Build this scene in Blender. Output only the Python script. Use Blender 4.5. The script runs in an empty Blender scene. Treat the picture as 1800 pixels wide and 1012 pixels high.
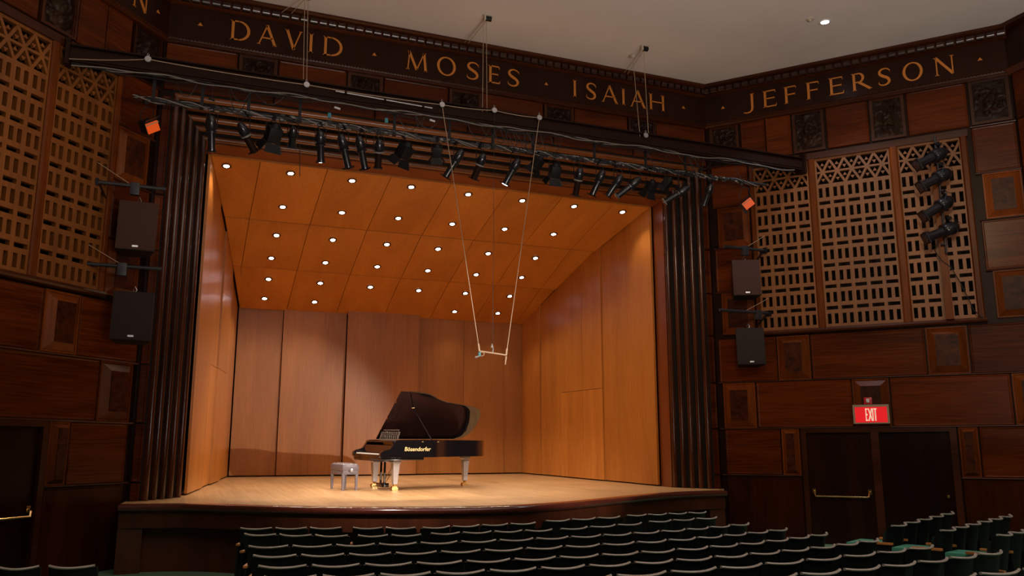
import bpy, bmesh, math, random
from mathutils import Vector, Matrix, noise
R_ = math.radians; PI = math.pi
random.seed(7)
SC = bpy.context.scene
COL = SC.collection

# ------------------------------------------------------------------ camera
FPX = 1465.0; YAW = R_(21.53); PITCH = R_(10.83)
CAM = Vector((0, -15.6, .878))
cd = bpy.data.cameras.new('camera'); cd.sensor_width = 36; cd.lens = FPX/1800*36; cd.clip_end = 200
cam = bpy.data.objects.new('camera', cd); COL.objects.link(cam)
cam.location = CAM; cam.rotation_euler = (PI/2+PITCH, 0, -YAW); SC.camera = cam
CF = Vector((math.sin(YAW)*math.cos(PITCH), math.cos(YAW)*math.cos(PITCH), math.sin(PITCH)))
CR = Vector((math.cos(YAW), -math.sin(YAW), 0)); CU = CR.cross(CF)
# ------------------------------------------------------------------ world, light, exposure
W = bpy.data.worlds.new('world'); SC.world = W; W.use_nodes = True
W.node_tree.nodes['Background'].inputs[0].default_value = (1.0, .80, .62, 1)
W.node_tree.nodes['Background'].inputs[1].default_value = .012
def lamp(name, kind, loc, target, energy, color, **kw):
    l = bpy.data.lights.new(name, kind); l.energy = energy; l.color = color
    for k, v in kw.items(): setattr(l, k, v)
    o = bpy.data.objects.new(name, l); COL.objects.link(o); o.location = loc
    d = Vector(target)-Vector(loc); o.rotation_euler = d.to_track_quat('-Z', 'Y').to_euler()
    return o
# fill lamps added unseen for ceiling and grilles, then the balcony front spotlights
lamp('ceiling_fill', 'AREA', (4.5, -16.8, 1.4), (4.5, -16.4, 9.27), 2000, (1, .85, .77), shape='RECTANGLE', size=8, size_y=1.5)
lamp('grille_fill', 'SPOT', (7.0, -12.5, 8.6), (-3.2, -3.2, 5.0), 1150, (1, .69, .36), spot_size=R_(34), spot_blend=1, shadow_soft_size=.35)
lamp('grille_fill', 'SPOT', (2.0, -14.5, 8.8), (13.0, -3.0, 3.4), 1400, (1, .67, .36), spot_size=R_(44), spot_blend=1, shadow_soft_size=.35)
lamp('front_spot', 'SPOT', (13.0, -15, 5.2), (3.6, 3.0, .8), 7000, (1, .84, .72), spot_size=R_(21), spot_blend=.5, shadow_soft_size=.06)
lamp('front_spot', 'SPOT', (-1.5, -10, 8.0), (4.8, .6, .2), 7000, (1, .84, .72), spot_size=R_(30), spot_blend=.6, shadow_soft_size=.06)
SC.view_settings.view_transform = 'Standard'; SC.view_settings.look = 'None'
SC.view_settings.exposure = 0.0; SC.view_settings.gamma = 1.0; SC.view_settings.use_curve_mapping = False

def ray(x, y): return CF + CR*((x-900)/FPX) - CU*((y-506)/FPX)
def hitp(x, y, P, n):
    d = ray(x, y); n = Vector(n); return CAM + d*((Vector(P)-CAM).dot(n)/d.dot(n))
def hitz(x, y, z): return hitp(x, y, (0, 0, z), (0, 0, 1))
def hity(x, y, Y): return hitp(x, y, (0, Y, 0), (0, 1, 0))

# ------------------------------------------------------------------ materials
MT = {}
def newmat(name):
    m = bpy.data.materials.new(name); m.use_nodes = True; MT[name] = m
    return m, m.node_tree.nodes, m.node_tree.links, m.node_tree.nodes['Principled BSDF']
def plain(name, col, rough=.5, metal=0., spec=.5, emit=None, es=0, noise_amt=.0, nscale=6, coat=0):
    m, N, L, b = newmat(name)
    b.inputs['Base Color'].default_value = (*col, 1); b.inputs['Roughness'].default_value = rough
    b.inputs['Metallic'].default_value = metal; b.inputs['Specular IOR Level'].default_value = spec
    b.inputs['Coat Weight'].default_value = coat
    if emit: b.inputs['Emission Color'].default_value = (*emit, 1); b.inputs['Emission Strength'].default_value = es
    if noise_amt:
        t = N.new('ShaderNodeTexCoord'); n = N.new('ShaderNodeTexNoise'); n.inputs['Scale'].default_value = nscale; n.inputs['Detail'].default_value = 4
        r = N.new('ShaderNodeMixRGB'); r.blend_type = 'MULTIPLY'; r.inputs[0].default_value = noise_amt; r.inputs[1].default_value = (*col, 1)
        L.new(t.outputs['Object'], n.inputs['Vector']); L.new(n.outputs['Fac'], r.inputs[2]); L.new(r.outputs[0], b.inputs['Base Color'])
    return m
def wood(name, dark, light, axis='X', rough=.35, fine=60, spread=2.2, var=.25, coat=0.0, burl=False, spec=.5, rand=True):
    """veneer: grain drawn out along one axis, each piece offset by its own random number"""
    m, N, L, b = newmat(name)
    tc = N.new('ShaderNodeTexCoord'); oi = N.new('ShaderNodeObjectInfo')
    mul = N.new('ShaderNodeVectorMath'); mul.operation = 'SCALE'; mul.inputs[0].default_value = (13.1, 7.7, 21.3)
    add = N.new('ShaderNodeVectorMath'); L.new(oi.outputs['Random'], mul.inputs['Scale'])
    L.new(tc.outputs['Object'], add.inputs[0]); L.new(mul.outputs[0], add.inputs[1])
    def nz(sc, scale, det, dist=0):
        mp = N.new('ShaderNodeMapping'); mp.inputs['Scale'].default_value = sc; L.new(add.outputs[0], mp.inputs['Vector'])
        n = N.new('ShaderNodeTexNoise'); n.inputs['Scale'].default_value = scale; n.inputs['Detail'].default_value = det
        n.inputs['Distortion'].default_value = dist; L.new(mp.outputs[0], n.inputs['Vector']); return n
    k = {'X': (.04, 1, 1), 'Y': (1, .04, 1), 'Z': (1, 1, .04)}[axis]
    k2 = {'X': (.12, 1, 1), 'Y': (1, .12, 1), 'Z': (1, 1, .12)}[axis]
    if burl: k = k2 = (1, 1, 1); fine = 14
    a = nz(k, fine, 3); c = nz(k2, spread, 3, .6 if not burl else 3)
    mx = N.new('ShaderNodeMath'); mx.operation = 'MULTIPLY_ADD'; mx.inputs[1].default_value = .45
    sc2 = N.new('ShaderNodeMath'); sc2.operation = 'MULTIPLY'; sc2.inputs[1].default_value = .55
    L.new(c.outputs['Fac'], sc2.inputs[0]); L.new(a.outputs['Fac'], mx.inputs[0]); L.new(sc2.outputs[0], mx.inputs[2])
    cr = N.new('ShaderNodeValToRGB'); cr.color_ramp.elements[0].position = .36; cr.color_ramp.elements[1].position = .64
    cr.color_ramp.elements[0].color = (*dark, 1); cr.color_ramp.elements[1].color = (*light, 1)
    L.new(mx.outputs[0], cr.inputs['Fac'])
    hs = N.new('ShaderNodeHueSaturation'); mr = N.new('ShaderNodeMapRange')
    mr.inputs['To Min'].default_value = 1-var; mr.inputs['To Max'].default_value = 1+var
    L.new(oi.outputs['Random'], mr.inputs['Value']); L.new(mr.outputs[0], hs.inputs['Value']); L.new(cr.outputs[0], hs.inputs['Color'])
    L.new(hs.outputs[0] if rand else cr.outputs[0], b.inputs['Base Color'])
    b.inputs['Roughness'].default_value = rough; b.inputs['Coat Weight'].default_value = coat; b.inputs['Specular IOR Level'].default_value = spec
    b.inputs['Coat Roughness'].default_value = .15
    bp = N.new('ShaderNodeBump'); bp.inputs['Strength'].default_value = .06; bp.inputs['Distance'].default_value = .01
    L.new(a.outputs['Fac'], bp.inputs['Height']); L.new(bp.outputs[0], b.inputs['Normal'])
    return m
wood('mahogany', (.038, .0070, .0008), (.120, .0230, .0026), 'X', .26, 40, 2.0, spec=.14)
wood('mahogany_upright', (.018, .0036, .0007), (.052, .0105, .0018), 'Z', .28, 50, 2.5, spec=.12)
wood('mahogany_dark', (.008, .0025, .001), (.018, .005, .002), 'X', .4, 50, 2, spec=.12)
wood('moulding_wood', (.026, .006, .0015), (.066, .0155, .0035), 'X', .3, 50, 2, spec=.3)
wood('bevel_wood', (.075, .017, .0025), (.18, .042, .006), 'Z', .34, 50, 2, spec=.12)
wood('burl', (.016, .0035, .001), (.07, .016, .003), 'X', .36, burl=True, spec=.15)
wood('lattice_wood', (.13, .040, .0055), (.22, .070, .010), 'Z', .45, 30, 2, var=.08)
wood('reed_wood', (.032, .008, .002), (.095, .024, .005), 'Z', .18, 40, 3, var=.08, coat=.4)
wood('reed_wood_across', (.12, .034, .007), (.23, .068, .014), 'X', .25, 40, 3, var=.08, coat=.3)  # head reeds: same wood lightened, stage light painted into the colour
wood('door_wood', (.008, .002, .0008), (.024, .0055, .0018), 'Z', .28, 50, 2, spec=.2)
wood('frieze_wood', (.014, .003, .0009), (.027, .006, .0015), 'Z', .3, 45, 2, var=.0, spec=.2)
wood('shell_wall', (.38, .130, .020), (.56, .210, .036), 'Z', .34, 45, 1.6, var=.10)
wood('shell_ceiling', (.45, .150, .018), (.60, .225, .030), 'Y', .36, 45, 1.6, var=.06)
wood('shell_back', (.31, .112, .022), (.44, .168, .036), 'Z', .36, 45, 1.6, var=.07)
wood('jamb_wood', (.15, .035, .007), (.23, .058, .011), 'Z', .3, 40, 2, var=0)
wood('lip_wood', (.085, .018, .012), (.15, .034, .020), 'X', .16, 40, 2, coat=.6)
wood('apron_wood', (.055, .013, .005), (.115, .028, .009), 'Z', .35, 60, 3)
wood('arm_wood', (.45, .16, .04), (.65, .27, .08), 'Y', .35, 40, 3, rand=False)
wood('dark_relief', (.010, .0045, .002), (.034, .013, .005), 'X', .5, 30, 4, spec=.2)
# stage boards: strips across the stage
def floor_mat():
    m, N, L, b = newmat('stage_boards')
    tc = N.new('ShaderNodeTexCoord'); br = N.new('ShaderNodeTexBrick')
    mp = N.new('ShaderNodeMapping'); mp.inputs['Rotation'].default_value = (0, 0, R_(90)); L.new(tc.outputs['Object'], mp.inputs['Vector'])
    br.inputs['Scale'].default_value = 1; br.inputs['Brick Width'].default_value = 1.6; br.inputs['Row Height'].default_value = .057
    br.inputs['Mortar Size'].default_value = .0015; br.inputs['Mortar Smooth'].default_value = .3
    br.inputs['Color1'].default_value = (.60, .36, .17, 1); br.inputs['Color2'].default_value = (.48, .27, .115, 1); br.inputs['Mortar'].default_value = (.30, .15, .06, 1)
    L.new(mp.outputs[0], br.inputs['Vector'])
    n = N.new('ShaderNodeTexNoise'); n.inputs['Scale'].default_value = .8; n.inputs['Detail'].default_value = 5; L.new(tc.outputs['Object'], n.inputs['Vector'])
    mp2 = N.new('ShaderNodeMapping'); mp2.inputs['Scale'].default_value = (1, .05, 1); L.new(tc.outputs['Object'], mp2.inputs['Vector'])
    n2 = N.new('ShaderNodeTexNoise'); n2.inputs['Scale'].default_value = 60; L.new(mp2.outputs[0], n2.inputs['Vector'])
    a = N.new('ShaderNodeMath'); a.operation = 'MULTIPLY_ADD'; a.inputs[1].default_value = .5; a.inputs[2].default_value = .5; L.new(n.outputs['Fac'], a.inputs[0])
    a2 = N.new('ShaderNodeMath'); a2.operation = 'MULTIPLY_ADD'; a2.inputs[1].default_value = .4; L.new(n2.outputs['Fac'], a2.inputs[0]); L.new(a.outputs[0], a2.inputs[2])
    mx = N.new('ShaderNodeMixRGB'); mx.blend_type = 'MULTIPLY'; mx.inputs[0].default_value = 1; L.new(br.outputs['Color'], mx.inputs[1]); L.new(a2.outputs[0], mx.inputs[2])
    L.new(mx.outputs[0], b.inputs['Base Color']); b.inputs['Roughness'].default_value = .34
floor_mat()
plain('plaster', (.80, .75, .72), .9, noise_amt=.25, nscale=.6)
plain('black', (.008, .008, .009), .5)
plain('gap_shade', (.004, .003, .003), .9)
plain('grille_cloth', (.008, .005, .004), .9)
plain('black_metal', (.012, .012, .014), .28, coat=.3)
plain('rig_black', (.008, .008, .009), .5, spec=.25)
plain('steel', (.50, .50, .52), .3, 1)
plain('steel_brown', (.018, .006, .003), .6, 0, spec=.12)
plain('glint', (.16, .15, .15), .4, .8)
plain('pipe_black', (.03, .03, .034), .4, .2)
plain('cable_grey', (.22, .20, .18), .5)
plain('cable_black', (.012, .011, .011), .5)
plain('rope', (.42, .30, .20), .8)
plain('brass', (.85, .58, .25), .22, 1)
plain('letter_gilt', (.60, .205, .028), .38, .15)
plain('gold_paint', (.85, .62, .28), .4)
plain('piano_black', (.006, .005, .006), .06, coat=1)
plain('desk_carving', (.11, .085, .07), .25, .3)
plain('leg_sheen_knob_grey', (.36, .34, .35), .2, .2, coat=1)  # black piano legs greyed with a painted reflection; bench knob shares the grey
plain('ivory', (.85, .82, .74), .25)
plain('piano_plate', (.16, .035, .012), .4, .3)
plain('felt_red', (.12, .012, .01), .9)
plain('leather', (.13, .11, .125), .35)
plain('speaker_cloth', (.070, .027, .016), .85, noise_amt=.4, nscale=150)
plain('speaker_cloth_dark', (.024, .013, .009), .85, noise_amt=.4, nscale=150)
plain('badge', (.75, .8, .85), .25, .8)
plain('seat_shell', (.004, .006, .007), .5, spec=.3)
plain('seat_cloth', (.06, .30, .20), .95)  # lit copy of the cloth: light on lowered cushions put into the colour
plain('seat_cloth_dark', (.008, .026, .021), .95)  # same cloth darkened, shade of the other cushions put into the colour
plain('seat_edge', (.45, .42, .37), .3)
plain('carpet', (.17, .33, .20), .98, noise_amt=.3, nscale=40)
plain('gel', (.9, .12, .015), .4, emit=(1, .12, .015), es=.22)
plain('lens_lit', (1, 1, 1), .3, emit=(.80, .88, 1), es=22)
plain('lens_dark', (.03, .03, .04), .08, coat=1)
plain('downlight_glow', (1, 1, 1), .3, emit=(.86, .90, 1), es=26)
plain('downlight_rim', (.12, .06, .03), .3, .6)
plain('house_glow', (1, 1, 1), .3, emit=(.86, .93, 1), es=20)
plain('exit_red', (.7, .01, .015), .4, emit=(1, .010, .02), es=.5)
plain('exit_white', (.8, .6, .5), .4, emit=(1, .66, .5), es=.5)
plain('exit_case', (.35, .27, .19), .45, .3)
plain('alarm_red', (.55, .015, .03), .35)
plain('white_plastic', (.62, .62, .66), .4)
plain('teal_tape', (.03, .20, .24), .5)
plain('cream_metal', (.55, .48, .38), .4)

# ------------------------------------------------------------------ mesh building
class MB:
    def __init__(s): s.v = []; s.f = []
    def add(s, vs, fs, M=None):
        n = len(s.v); s.v += [tuple(M @ Vector(v)) if M else tuple(v) for v in vs]; s.f += [tuple(n+i for i in f) for f in fs]; return s
    def box(s, x0, x1, y0, y1, z0, z1, M=None):
        v = [(x, y, z) for x in (x0, x1) for y in (y0, y1) for z in (z0, z1)]
        return s.add(v, [(0, 1, 3, 2), (4, 6, 7, 5), (0, 4, 5, 1), (2, 3, 7, 6), (0, 2, 6, 4), (1, 5, 7, 3)], M)
    def cyl(s, p0, p1, r0, r1=None, n=12, cap=True):
        p0 = Vector(p0); p1 = Vector(p1); r1 = r0 if r1 is None else r1; d = (p1-p0).normalized()
        a = d.orthogonal().normalized(); b = d.cross(a); v = []
        for p, r in ((p0, r0), (p1, r1)):
            for i in range(n):
                t = 2*PI*i/n; v.append(p+(a*math.cos(t)+b*math.sin(t))*r)
        f = [(i, (i+1) % n, n+(i+1) % n, n+i) for i in range(n)]
        if cap: f += [tuple(range(n-1, -1, -1)), tuple(range(n, 2*n))]
        return s.add(v, f)
    def lathe(s, prof, n=16, M=None, cap=True):
        v = []; m = len(prof)
        for i in range(n):
            t = 2*PI*i/n
            for r, z in prof: v.append((r*math.cos(t), r*math.sin(t), z))
        f = [(i*m+j, ((i+1) % n)*m+j, ((i+1) % n)*m+j+1, i*m+j+1) for i in range(n) for j in range(m-1)]
        if cap: f += [tuple(i*m for i in range(n-1, -1, -1)), tuple(i*m+m-1 for i in range(n))]
        else: f += [(i*m+m-1, ((i+1) % n)*m+m-1, ((i+1) % n)*m, i*m) for i in range(n)]
        return s.add(v, f, M)
    def tube(s, pts, r, n=6, close=True):
        pts = [Vector(p) for p in pts]; v = []; a = None
        for k, p in enumerate(pts):
            d = (pts[min(k+1, len(pts)-1)]-pts[max(k-1, 0)]).normalized()
            a = d.orthogonal().normalized() if a is None else (a-d*a.dot(d)).normalized()
            b = d.cross(a)
            for i in range(n):
                t = 2*PI*i/n; v.append(p+(a*math.cos(t)+b*math.sin(t))*r)
        m = len(pts); f = [(k*n+i, k*n+(i+1) % n, (k+1)*n+(i+1) % n, (k+1)*n+i) for k in range(m-1) for i in range(n)]
        f += [tuple(range(n-1, -1, -1)), tuple(range((m-1)*n, m*n))]
        return s.add(v, f)
    def prism(s, poly, a0, a1, ax='y', M=None):
        """poly in the plane across axis ax, extruded from a0 to a1"""
        mk = {'y': lambda p, a: (p[0], a, p[1]), 'z': lambda p, a: (p[0], p[1], a), 'x': lambda p, a: (a, p[0], p[1])}[ax]
        n = len(poly); v = [mk(p, a0) for p in poly]+[mk(p, a1) for p in poly]
        return s.add(v, [tuple(range(n)), tuple(range(2*n-1, n-1, -1))]+[(i, n+i, n+(i+1) % n, (i+1) % n) for i in range(n)], M)
    def sweep(s, rings, closed=False, cap=True):
        """rings: list of equal-length point lists"""
        n = len(rings[0]); v = [p for r in rings for p in r]
        f = [(k*n+i, k*n+(i+1) % n, (k+1)*n+(i+1) % n, (k+1)*n+i) for k in range(len(rings)-1) for i in range(n)]
        if cap: f += [tuple(range(n-1, -1, -1)), tuple(range((len(rings)-1)*n, len(rings)*n))]
        return s.add(v, f)
    def mesh(s, name, mat, smooth=30, bevel=0):
        me = bpy.data.meshes.new(name); me.from_pydata([tuple(v) for v in s.v], [], s.f)
        bm = bmesh.new(); bm.from_mesh(me); bmesh.ops.recalc_face_normals(bm, faces=bm.faces)
        if bevel: bmesh.ops.bevel(bm, geom=[e for e in bm.edges if e.is_manifold and e.calc_face_angle(0) > .6], offset=bevel, segments=2, affect='EDGES', profile=.6)
        bm.to_mesh(me); bm.free()
        for p in me.polygons: p.use_smooth = True
        me.set_sharp_from_angle(angle=R_(smooth)); me.materials.append(MT[mat]); return me
def link(name, data, parent=None, loc=(0, 0, 0), rot=(0, 0, 0), label=None, cat=None, group=None, kind=None):
    o = bpy.data.objects.new(name, data); COL.objects.link(o); o.parent = parent
    o.location = loc; o.rotation_euler = rot
    if label: o['label'] = label
    if cat: o['category'] = cat
    if group: o['group'] = group
    if kind: o['kind'] = kind
    return o
def put(name, mb, mat, parent=None, loc=(0, 0, 0), rot=(0, 0, 0), smooth=30, bevel=0, **kw):
    return link(name, mb.mesh(name, mat, smooth, bevel), parent, loc, rot, **kw)
def centred(name, mb, mat, parent=None, smooth=30, **kw):
    """mesh given in parent coordinates, origin moved to its middle"""
    lo = [min(v[i] for v in mb.v) for i in range(3)]; hi = [max(v[i] for v in mb.v) for i in range(3)]
    c = Vector([(a+b)/2 for a, b in zip(lo, hi)]); mb.v = [tuple(Vector(v)-c) for v in mb.v]
    return put(name, mb, mat, parent, c, smooth=smooth, **kw)
def root(name, loc, label, cat, group=None, rot=(0, 0, 0)): return link(name, None, None, loc, rot, label, cat, group)
def copy_tree(o, parent=None):
    c = o.copy(); COL.objects.link(c); c.parent = parent
    for ch in list(o.children): copy_tree(ch, c)
    return c
ORD = 'first second third fourth fifth sixth seventh eighth ninth tenth eleventh twelfth thirteenth fourteenth fifteenth sixteenth seventeenth eighteenth nineteenth twentieth'.split()

# ------------------------------------------------------------------ main dimensions (metres, stage floor z = 0)
A = R_(40.4); XL = -.70; XR = 11.04; XC = (XL+XR)/2
ZC = 9.27; ZF = 8.31; FL = -1.05
LV = [FL, .30, 1.28, 2.28, 3.33, 4.29, 5.31, 6.27, 7.26, 8.27]
SLEN = 6.2
RAKE = .018
# walls: local x along the wall, local y into the wall
wl = link('wall_left', None, None, (XL, 0, 0), (0, 0, PI/2-A), kind='structure')
wr = link('wall_right', None, None, (XR, 0, 0), (0, 0, -(PI/2-A)), kind='structure')
wp = link('wall_stage', None, None, (0, 0, 0), kind='structure')
def wpt(w, s, y, z):
    """world point at distance s from the corner of the left (-1) or right (+1) splayed wall, y into the wall"""
    if w > 0: return Vector((XR+s*math.sin(A)+y*math.cos(A), -s*math.cos(A)+y*math.sin(A), z))
    return Vector((XL-s*math.sin(A)-y*math.cos(A), -s*math.cos(A)+y*math.sin(A), z))

# ------------------------------------------------------------------ panels
mesh_cache = {}
def plain_panel(w, x0, x1, z0, z1, mat='mahogany', g=.012, t=.05, y=0.0):
    x0, x1 = min(x0, x1)+g, max(x0, x1)-g; z0 += g; z1 -= g
    cx, cz = (x0+x1)/2, (z0+z1)/2; a, b = (x1-x0)/2, (z1-z0)/2; c = .014
    key = ('p', round(a, 3), round(b, 3), mat)
    if key not in mesh_cache:
        m = MB(); v = []
        for (q, yy) in ((0, t), (0, c), (c, 0), (c+.012, 0), (c+.03, .007)):
            v += [(-a+q, yy, -b+q), (a-q, yy, -b+q), (a-q, yy, b-q), (-a+q, yy, b-q)]
        f = [(0, 3, 2, 1), (16, 17, 18, 19)]
        for k in range(4): f += [(k*4+i, k*4+(i+1) % 4, k*4+4+(i+1) % 4, k*4+4+i) for i in range(4)]
        m.add(v, f); mesh_cache[key] = m.mesh('wall_panel', mat, 20)
    return link('wall_panel', mesh_cache[key], w, (cx, y, cz))
def raised_panel(w, x0, x1, z0, z1, g=.014, inset=.155, d=.075, y=0.0):
    x0, x1 = min(x0, x1)+g, max(x0, x1)-g; z0 += g; z1 -= g
    cx, cz = (x0+x1)/2, (z0+z1)/2; a, b = (x1-x0)/2, (z1-z0)/2; q = min(inset, a*.52)
    m = MB(); v = []
    for (k, yy) in ((0, .05), (0, 0), (.03, 0), (.032, .012), (q, -d)):
        v += [(-a+k, yy, -b+k), (a-k, yy, -b+k), (a-k, yy, b-k), (-a+k, yy, b-k)]
    f = [(0, 3, 2, 1), (16, 17, 18, 19)]
    for k in range(4): f += [(k*4+i, k*4+(i+1) % 4, k*4+4+(i+1) % 4, k*4+4+i) for i in range(4)]
    m.add(v, f); o = put('raised_panel', m, 'bevel_wood', w, (cx, y, cz), smooth=10)
    c = MB().box(-a+q+.004, a-q-.004, -.012, 0, -b+q+.004, b-q-.004)
    put('burl_panel', c, 'burl', o, (0, -d, 0), label='dark burl veneer centre')
    return o
def relief(w, x0, x1, z0, z1, seed, y=0.02, dark=True):
    """carved panel in a moulded frame"""
    x0, x1 = min(x0, x1), max(x0, x1); cx, cz = (x0+x1)/2, (z0+z1)/2; a, b = (x1-x0)/2, (z1-z0)/2
    fr = MB()
    for k, (q0, q1, yy) in enumerate(((0, .035, -.03), (.035, .06, -.012))):
        A_, B_ = a-q0, b-q0; c_, d_ = a-q1, b-q1
        fr.box(-A_, A_, yy, .04, d_, B_); fr.box(-A_, A_, yy, .04, -B_, -d_)
        fr.box(-A_, -c_, yy, .04, -d_, d_); fr.box(c_, A_, yy, .04, -d_, d_)
    o = put('carved_panel', fr, 'moulding_wood', w, (cx, y, cz))
    rs = random.Random(seed); nx, nz = int(26*a/b) if a > b else 26, 26 if a > b else int(26*b/a)
    nx = max(20, min(54, nx)); nz = max(20, min(54, nz)); a2, b2 = a-.058, b-.058
    sw = [(rs.uniform(-a2*.7, a2*.7), rs.uniform(-b2*.7, b2*.7), rs.uniform(.09, .17), rs.choice((-1, 1)), rs.uniform(0, 6)) for _ in range(6)]
    fig = [(rs.uniform(-a2*.3, a2*.3), b2*.35, .07), (0, 0, .12), (rs.uniform(-.1, .1), -b2*.45, .14)]
    v = []; 
    for j in range(nz+1):
        for i in range(nx+1):
            X = -a2+2*a2*i/nx; Z = -b2+2*b2*j/nz; h = .035*noise.noise(Vector((X*9+seed, Z*9, seed)))
            for (sx, sz, r, sg, ph) in sw:
                dx, dz = X-sx, Z-sz; d = math.hypot(dx, dz)
                if d < r*1.6: h += .03*math.cos(sg*2*math.atan2(dz, dx)+d/r*9+ph)*(1-d/(r*1.6))
            for (sx, sz, r) in fig:
                d = math.hypot((X-sx), (Z-sz)*.8)
                if d < r: h += .045*math.sqrt(max(0, 1-(d/r)**2))
            e = min(a2-abs(X), b2-abs(Z)); h = max(-.03, h)*min(1, e/.02)
            v.append((X, -h, Z))
    f = [(j*(nx+1)+i, j*(nx+1)+i+1, (j+1)*(nx+1)+i+1, (j+1)*(nx+1)+i) for j in range(nz) for i in range(nx)]
    put('carving', MB().add(v, f), 'dark_relief', o, (0, .022, 0), smooth=60)
    return o
def strip(name, w, x0, x1, z, h, d, mat='moulding_wood', y=0, rounds=True):
    """horizontal moulding with a rounded nose"""
    x0, x1 = min(x0, x1), max(x0, x1)
    prof = [(.05, -h/2), (.05, h/2), (-d*.5, h/2), (-d*.85, h*.34), (-d, 0), (-d*.85, -h*.34), (-d*.5, -h/2)] if rounds else [(.05, -h/2), (.05, h/2), (-d, h/2), (-d, -h/2)]
    m = MB().prism(prof, -(x1-x0)/2, (x1-x0)/2, 'x'); return put(name, m, mat, w, ((x0+x1)/2, y, z))

# ------------------------------------------------------------------ splayed side walls
def side_wall(w, sg):
    X = lambda s: sg*s
    # backing with the opening of the grille left free
    bk = MB()
    for s0, s1, z0, z1 in ((0, SLEN+.05, FL-.3, 3.33), (0, SLEN+.05, 7.22, ZC+.1), (0, .98, 3.33, 7.22), (5.28, SLEN+.05, 3.33, 7.22)):
        a, b = sorted((X(s0), X(s1))); bk.box(a, b, .045, .3, z0, z1)
    put('backing_board', bk, 'mahogany_dark', w)
    a, b = sorted((X(.98), X(5.28))); ch = MB().box(a, b, .62, .7, 3.33, 7.22).box(a, b, .3, .62, 3.23, 3.33).box(a, b, .3, .62, 7.22, 7.3).box(a-.04, a, .3, .62, 3.3, 7.25).box(b, b+.04, .3, .62, 3.3, 7.25)
    put('grille_recess', ch, 'grille_cloth', w)
    # rows of ashlar veneer panels below the grille
    for s0, s1, k in ((.06, 1.33, 0), (1.33, 2.02, 1), (2.02, 4.22, 0), (4.22, 4.98, 1), (4.98, SLEN, 0)):
        (raised_panel if k else plain_panel)(w, X(s0), X(s1), LV[3], LV[4]-.08)
    for s0, s1, k in ((.12, .84, 1), (.84, 2.78, 0), (2.78, 3.50, 1), (3.50, 5.62, 0), (5.62, SLEN, 1)):
        (raised_panel if k else plain_panel)(w, X(s0), X(s1), LV[2], LV[3])
    for s0, s1, k in ((.12, 1.31, 0), (1.31, 1.70, 1), (4.63, 4.99, 1), (4.99, SLEN, 0)):
        (raised_panel if k else plain_panel)(w, X(s0), X(s1), LV[1], LV[2])
    for s0, s1 in ((.12, 1.70), (4.63, SLEN)):
        plain_panel(w, X(s0), X(s1), LV[0], LV[1], 'mahogany_upright')
    for z, d in ((LV[3], .02), (LV[2], .022)):
        strip('rail_moulding', w, X(.04), X(SLEN), z, .03, d)
    for s0, s1 in ((.04, 1.70), (4.63, SLEN)): strip('rail_moulding', w, X(s0), X(s1), LV[1], .03, .03)
    # rows beside the grille
    for s0, s1 in ((.08, .92), (5.40, SLEN)):
        for r in range(4, 8):
            k = (r % 2 == 0)
            if s0 > 5 and r == 4: k = True
            if k and r in (4, 6): raised_panel(w, X(s0+.1), X(s1), LV[r], LV[r+1], inset=.14, d=.05)
            else: plain_panel(w, X(s0), X(s1), LV[r], LV[r+1])
            strip('rail_moulding', w, X(s0), X(s1), LV[r+1], .03, .025)
    # carved row
    for s0, s1, z0, sd in ((.10, .76, 7.55, 1), (1.96, 2.62, 7.29, 2), (3.56, 4.23, 7.29, 3), (5.44, 6.15, 7.30, 4)):
        relief(w, X(s0), X(s1), z0, 8.24, sd+(10 if sg > 0 else 30))
    for s0, s1 in ((.80, 1.36), (1.36, 1.93), (2.66, 3.53), (4.27, 5.40)):
        plain_panel(w, X(s0), X(s1), 7.28, 8.26)
    # grille surround
    strip('grille_sill', w, X(.95), X(5.34), 3.32, .10, .10)
    strip('grille_head', w, X(.95), X(5.34), 7.16, .14, .045, rounds=False)
    for s, wd, zt in ((1.0, .10, 7.10), (2.30, .15, 7.10), (3.95, .17, 7.10), (5.25, .13, 7.10)):
        m = MB().prism([(-wd/2, .10), (wd/2, .10), (wd/2, -.02), (wd*.3, -.045), (-wd*.3, -.045), (-wd/2, -.02)], 3.37, zt, 'z')
        put('grille_post', m, 'bevel_wood', w, (X(s), 0, 0))
    for s0, s1, nu in ((1.05, 2.225, 4), (2.375, 3.865, 5), (4.035, 5.185, 4)):
        lattice(w, X(s0), X(s1), nu)
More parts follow.
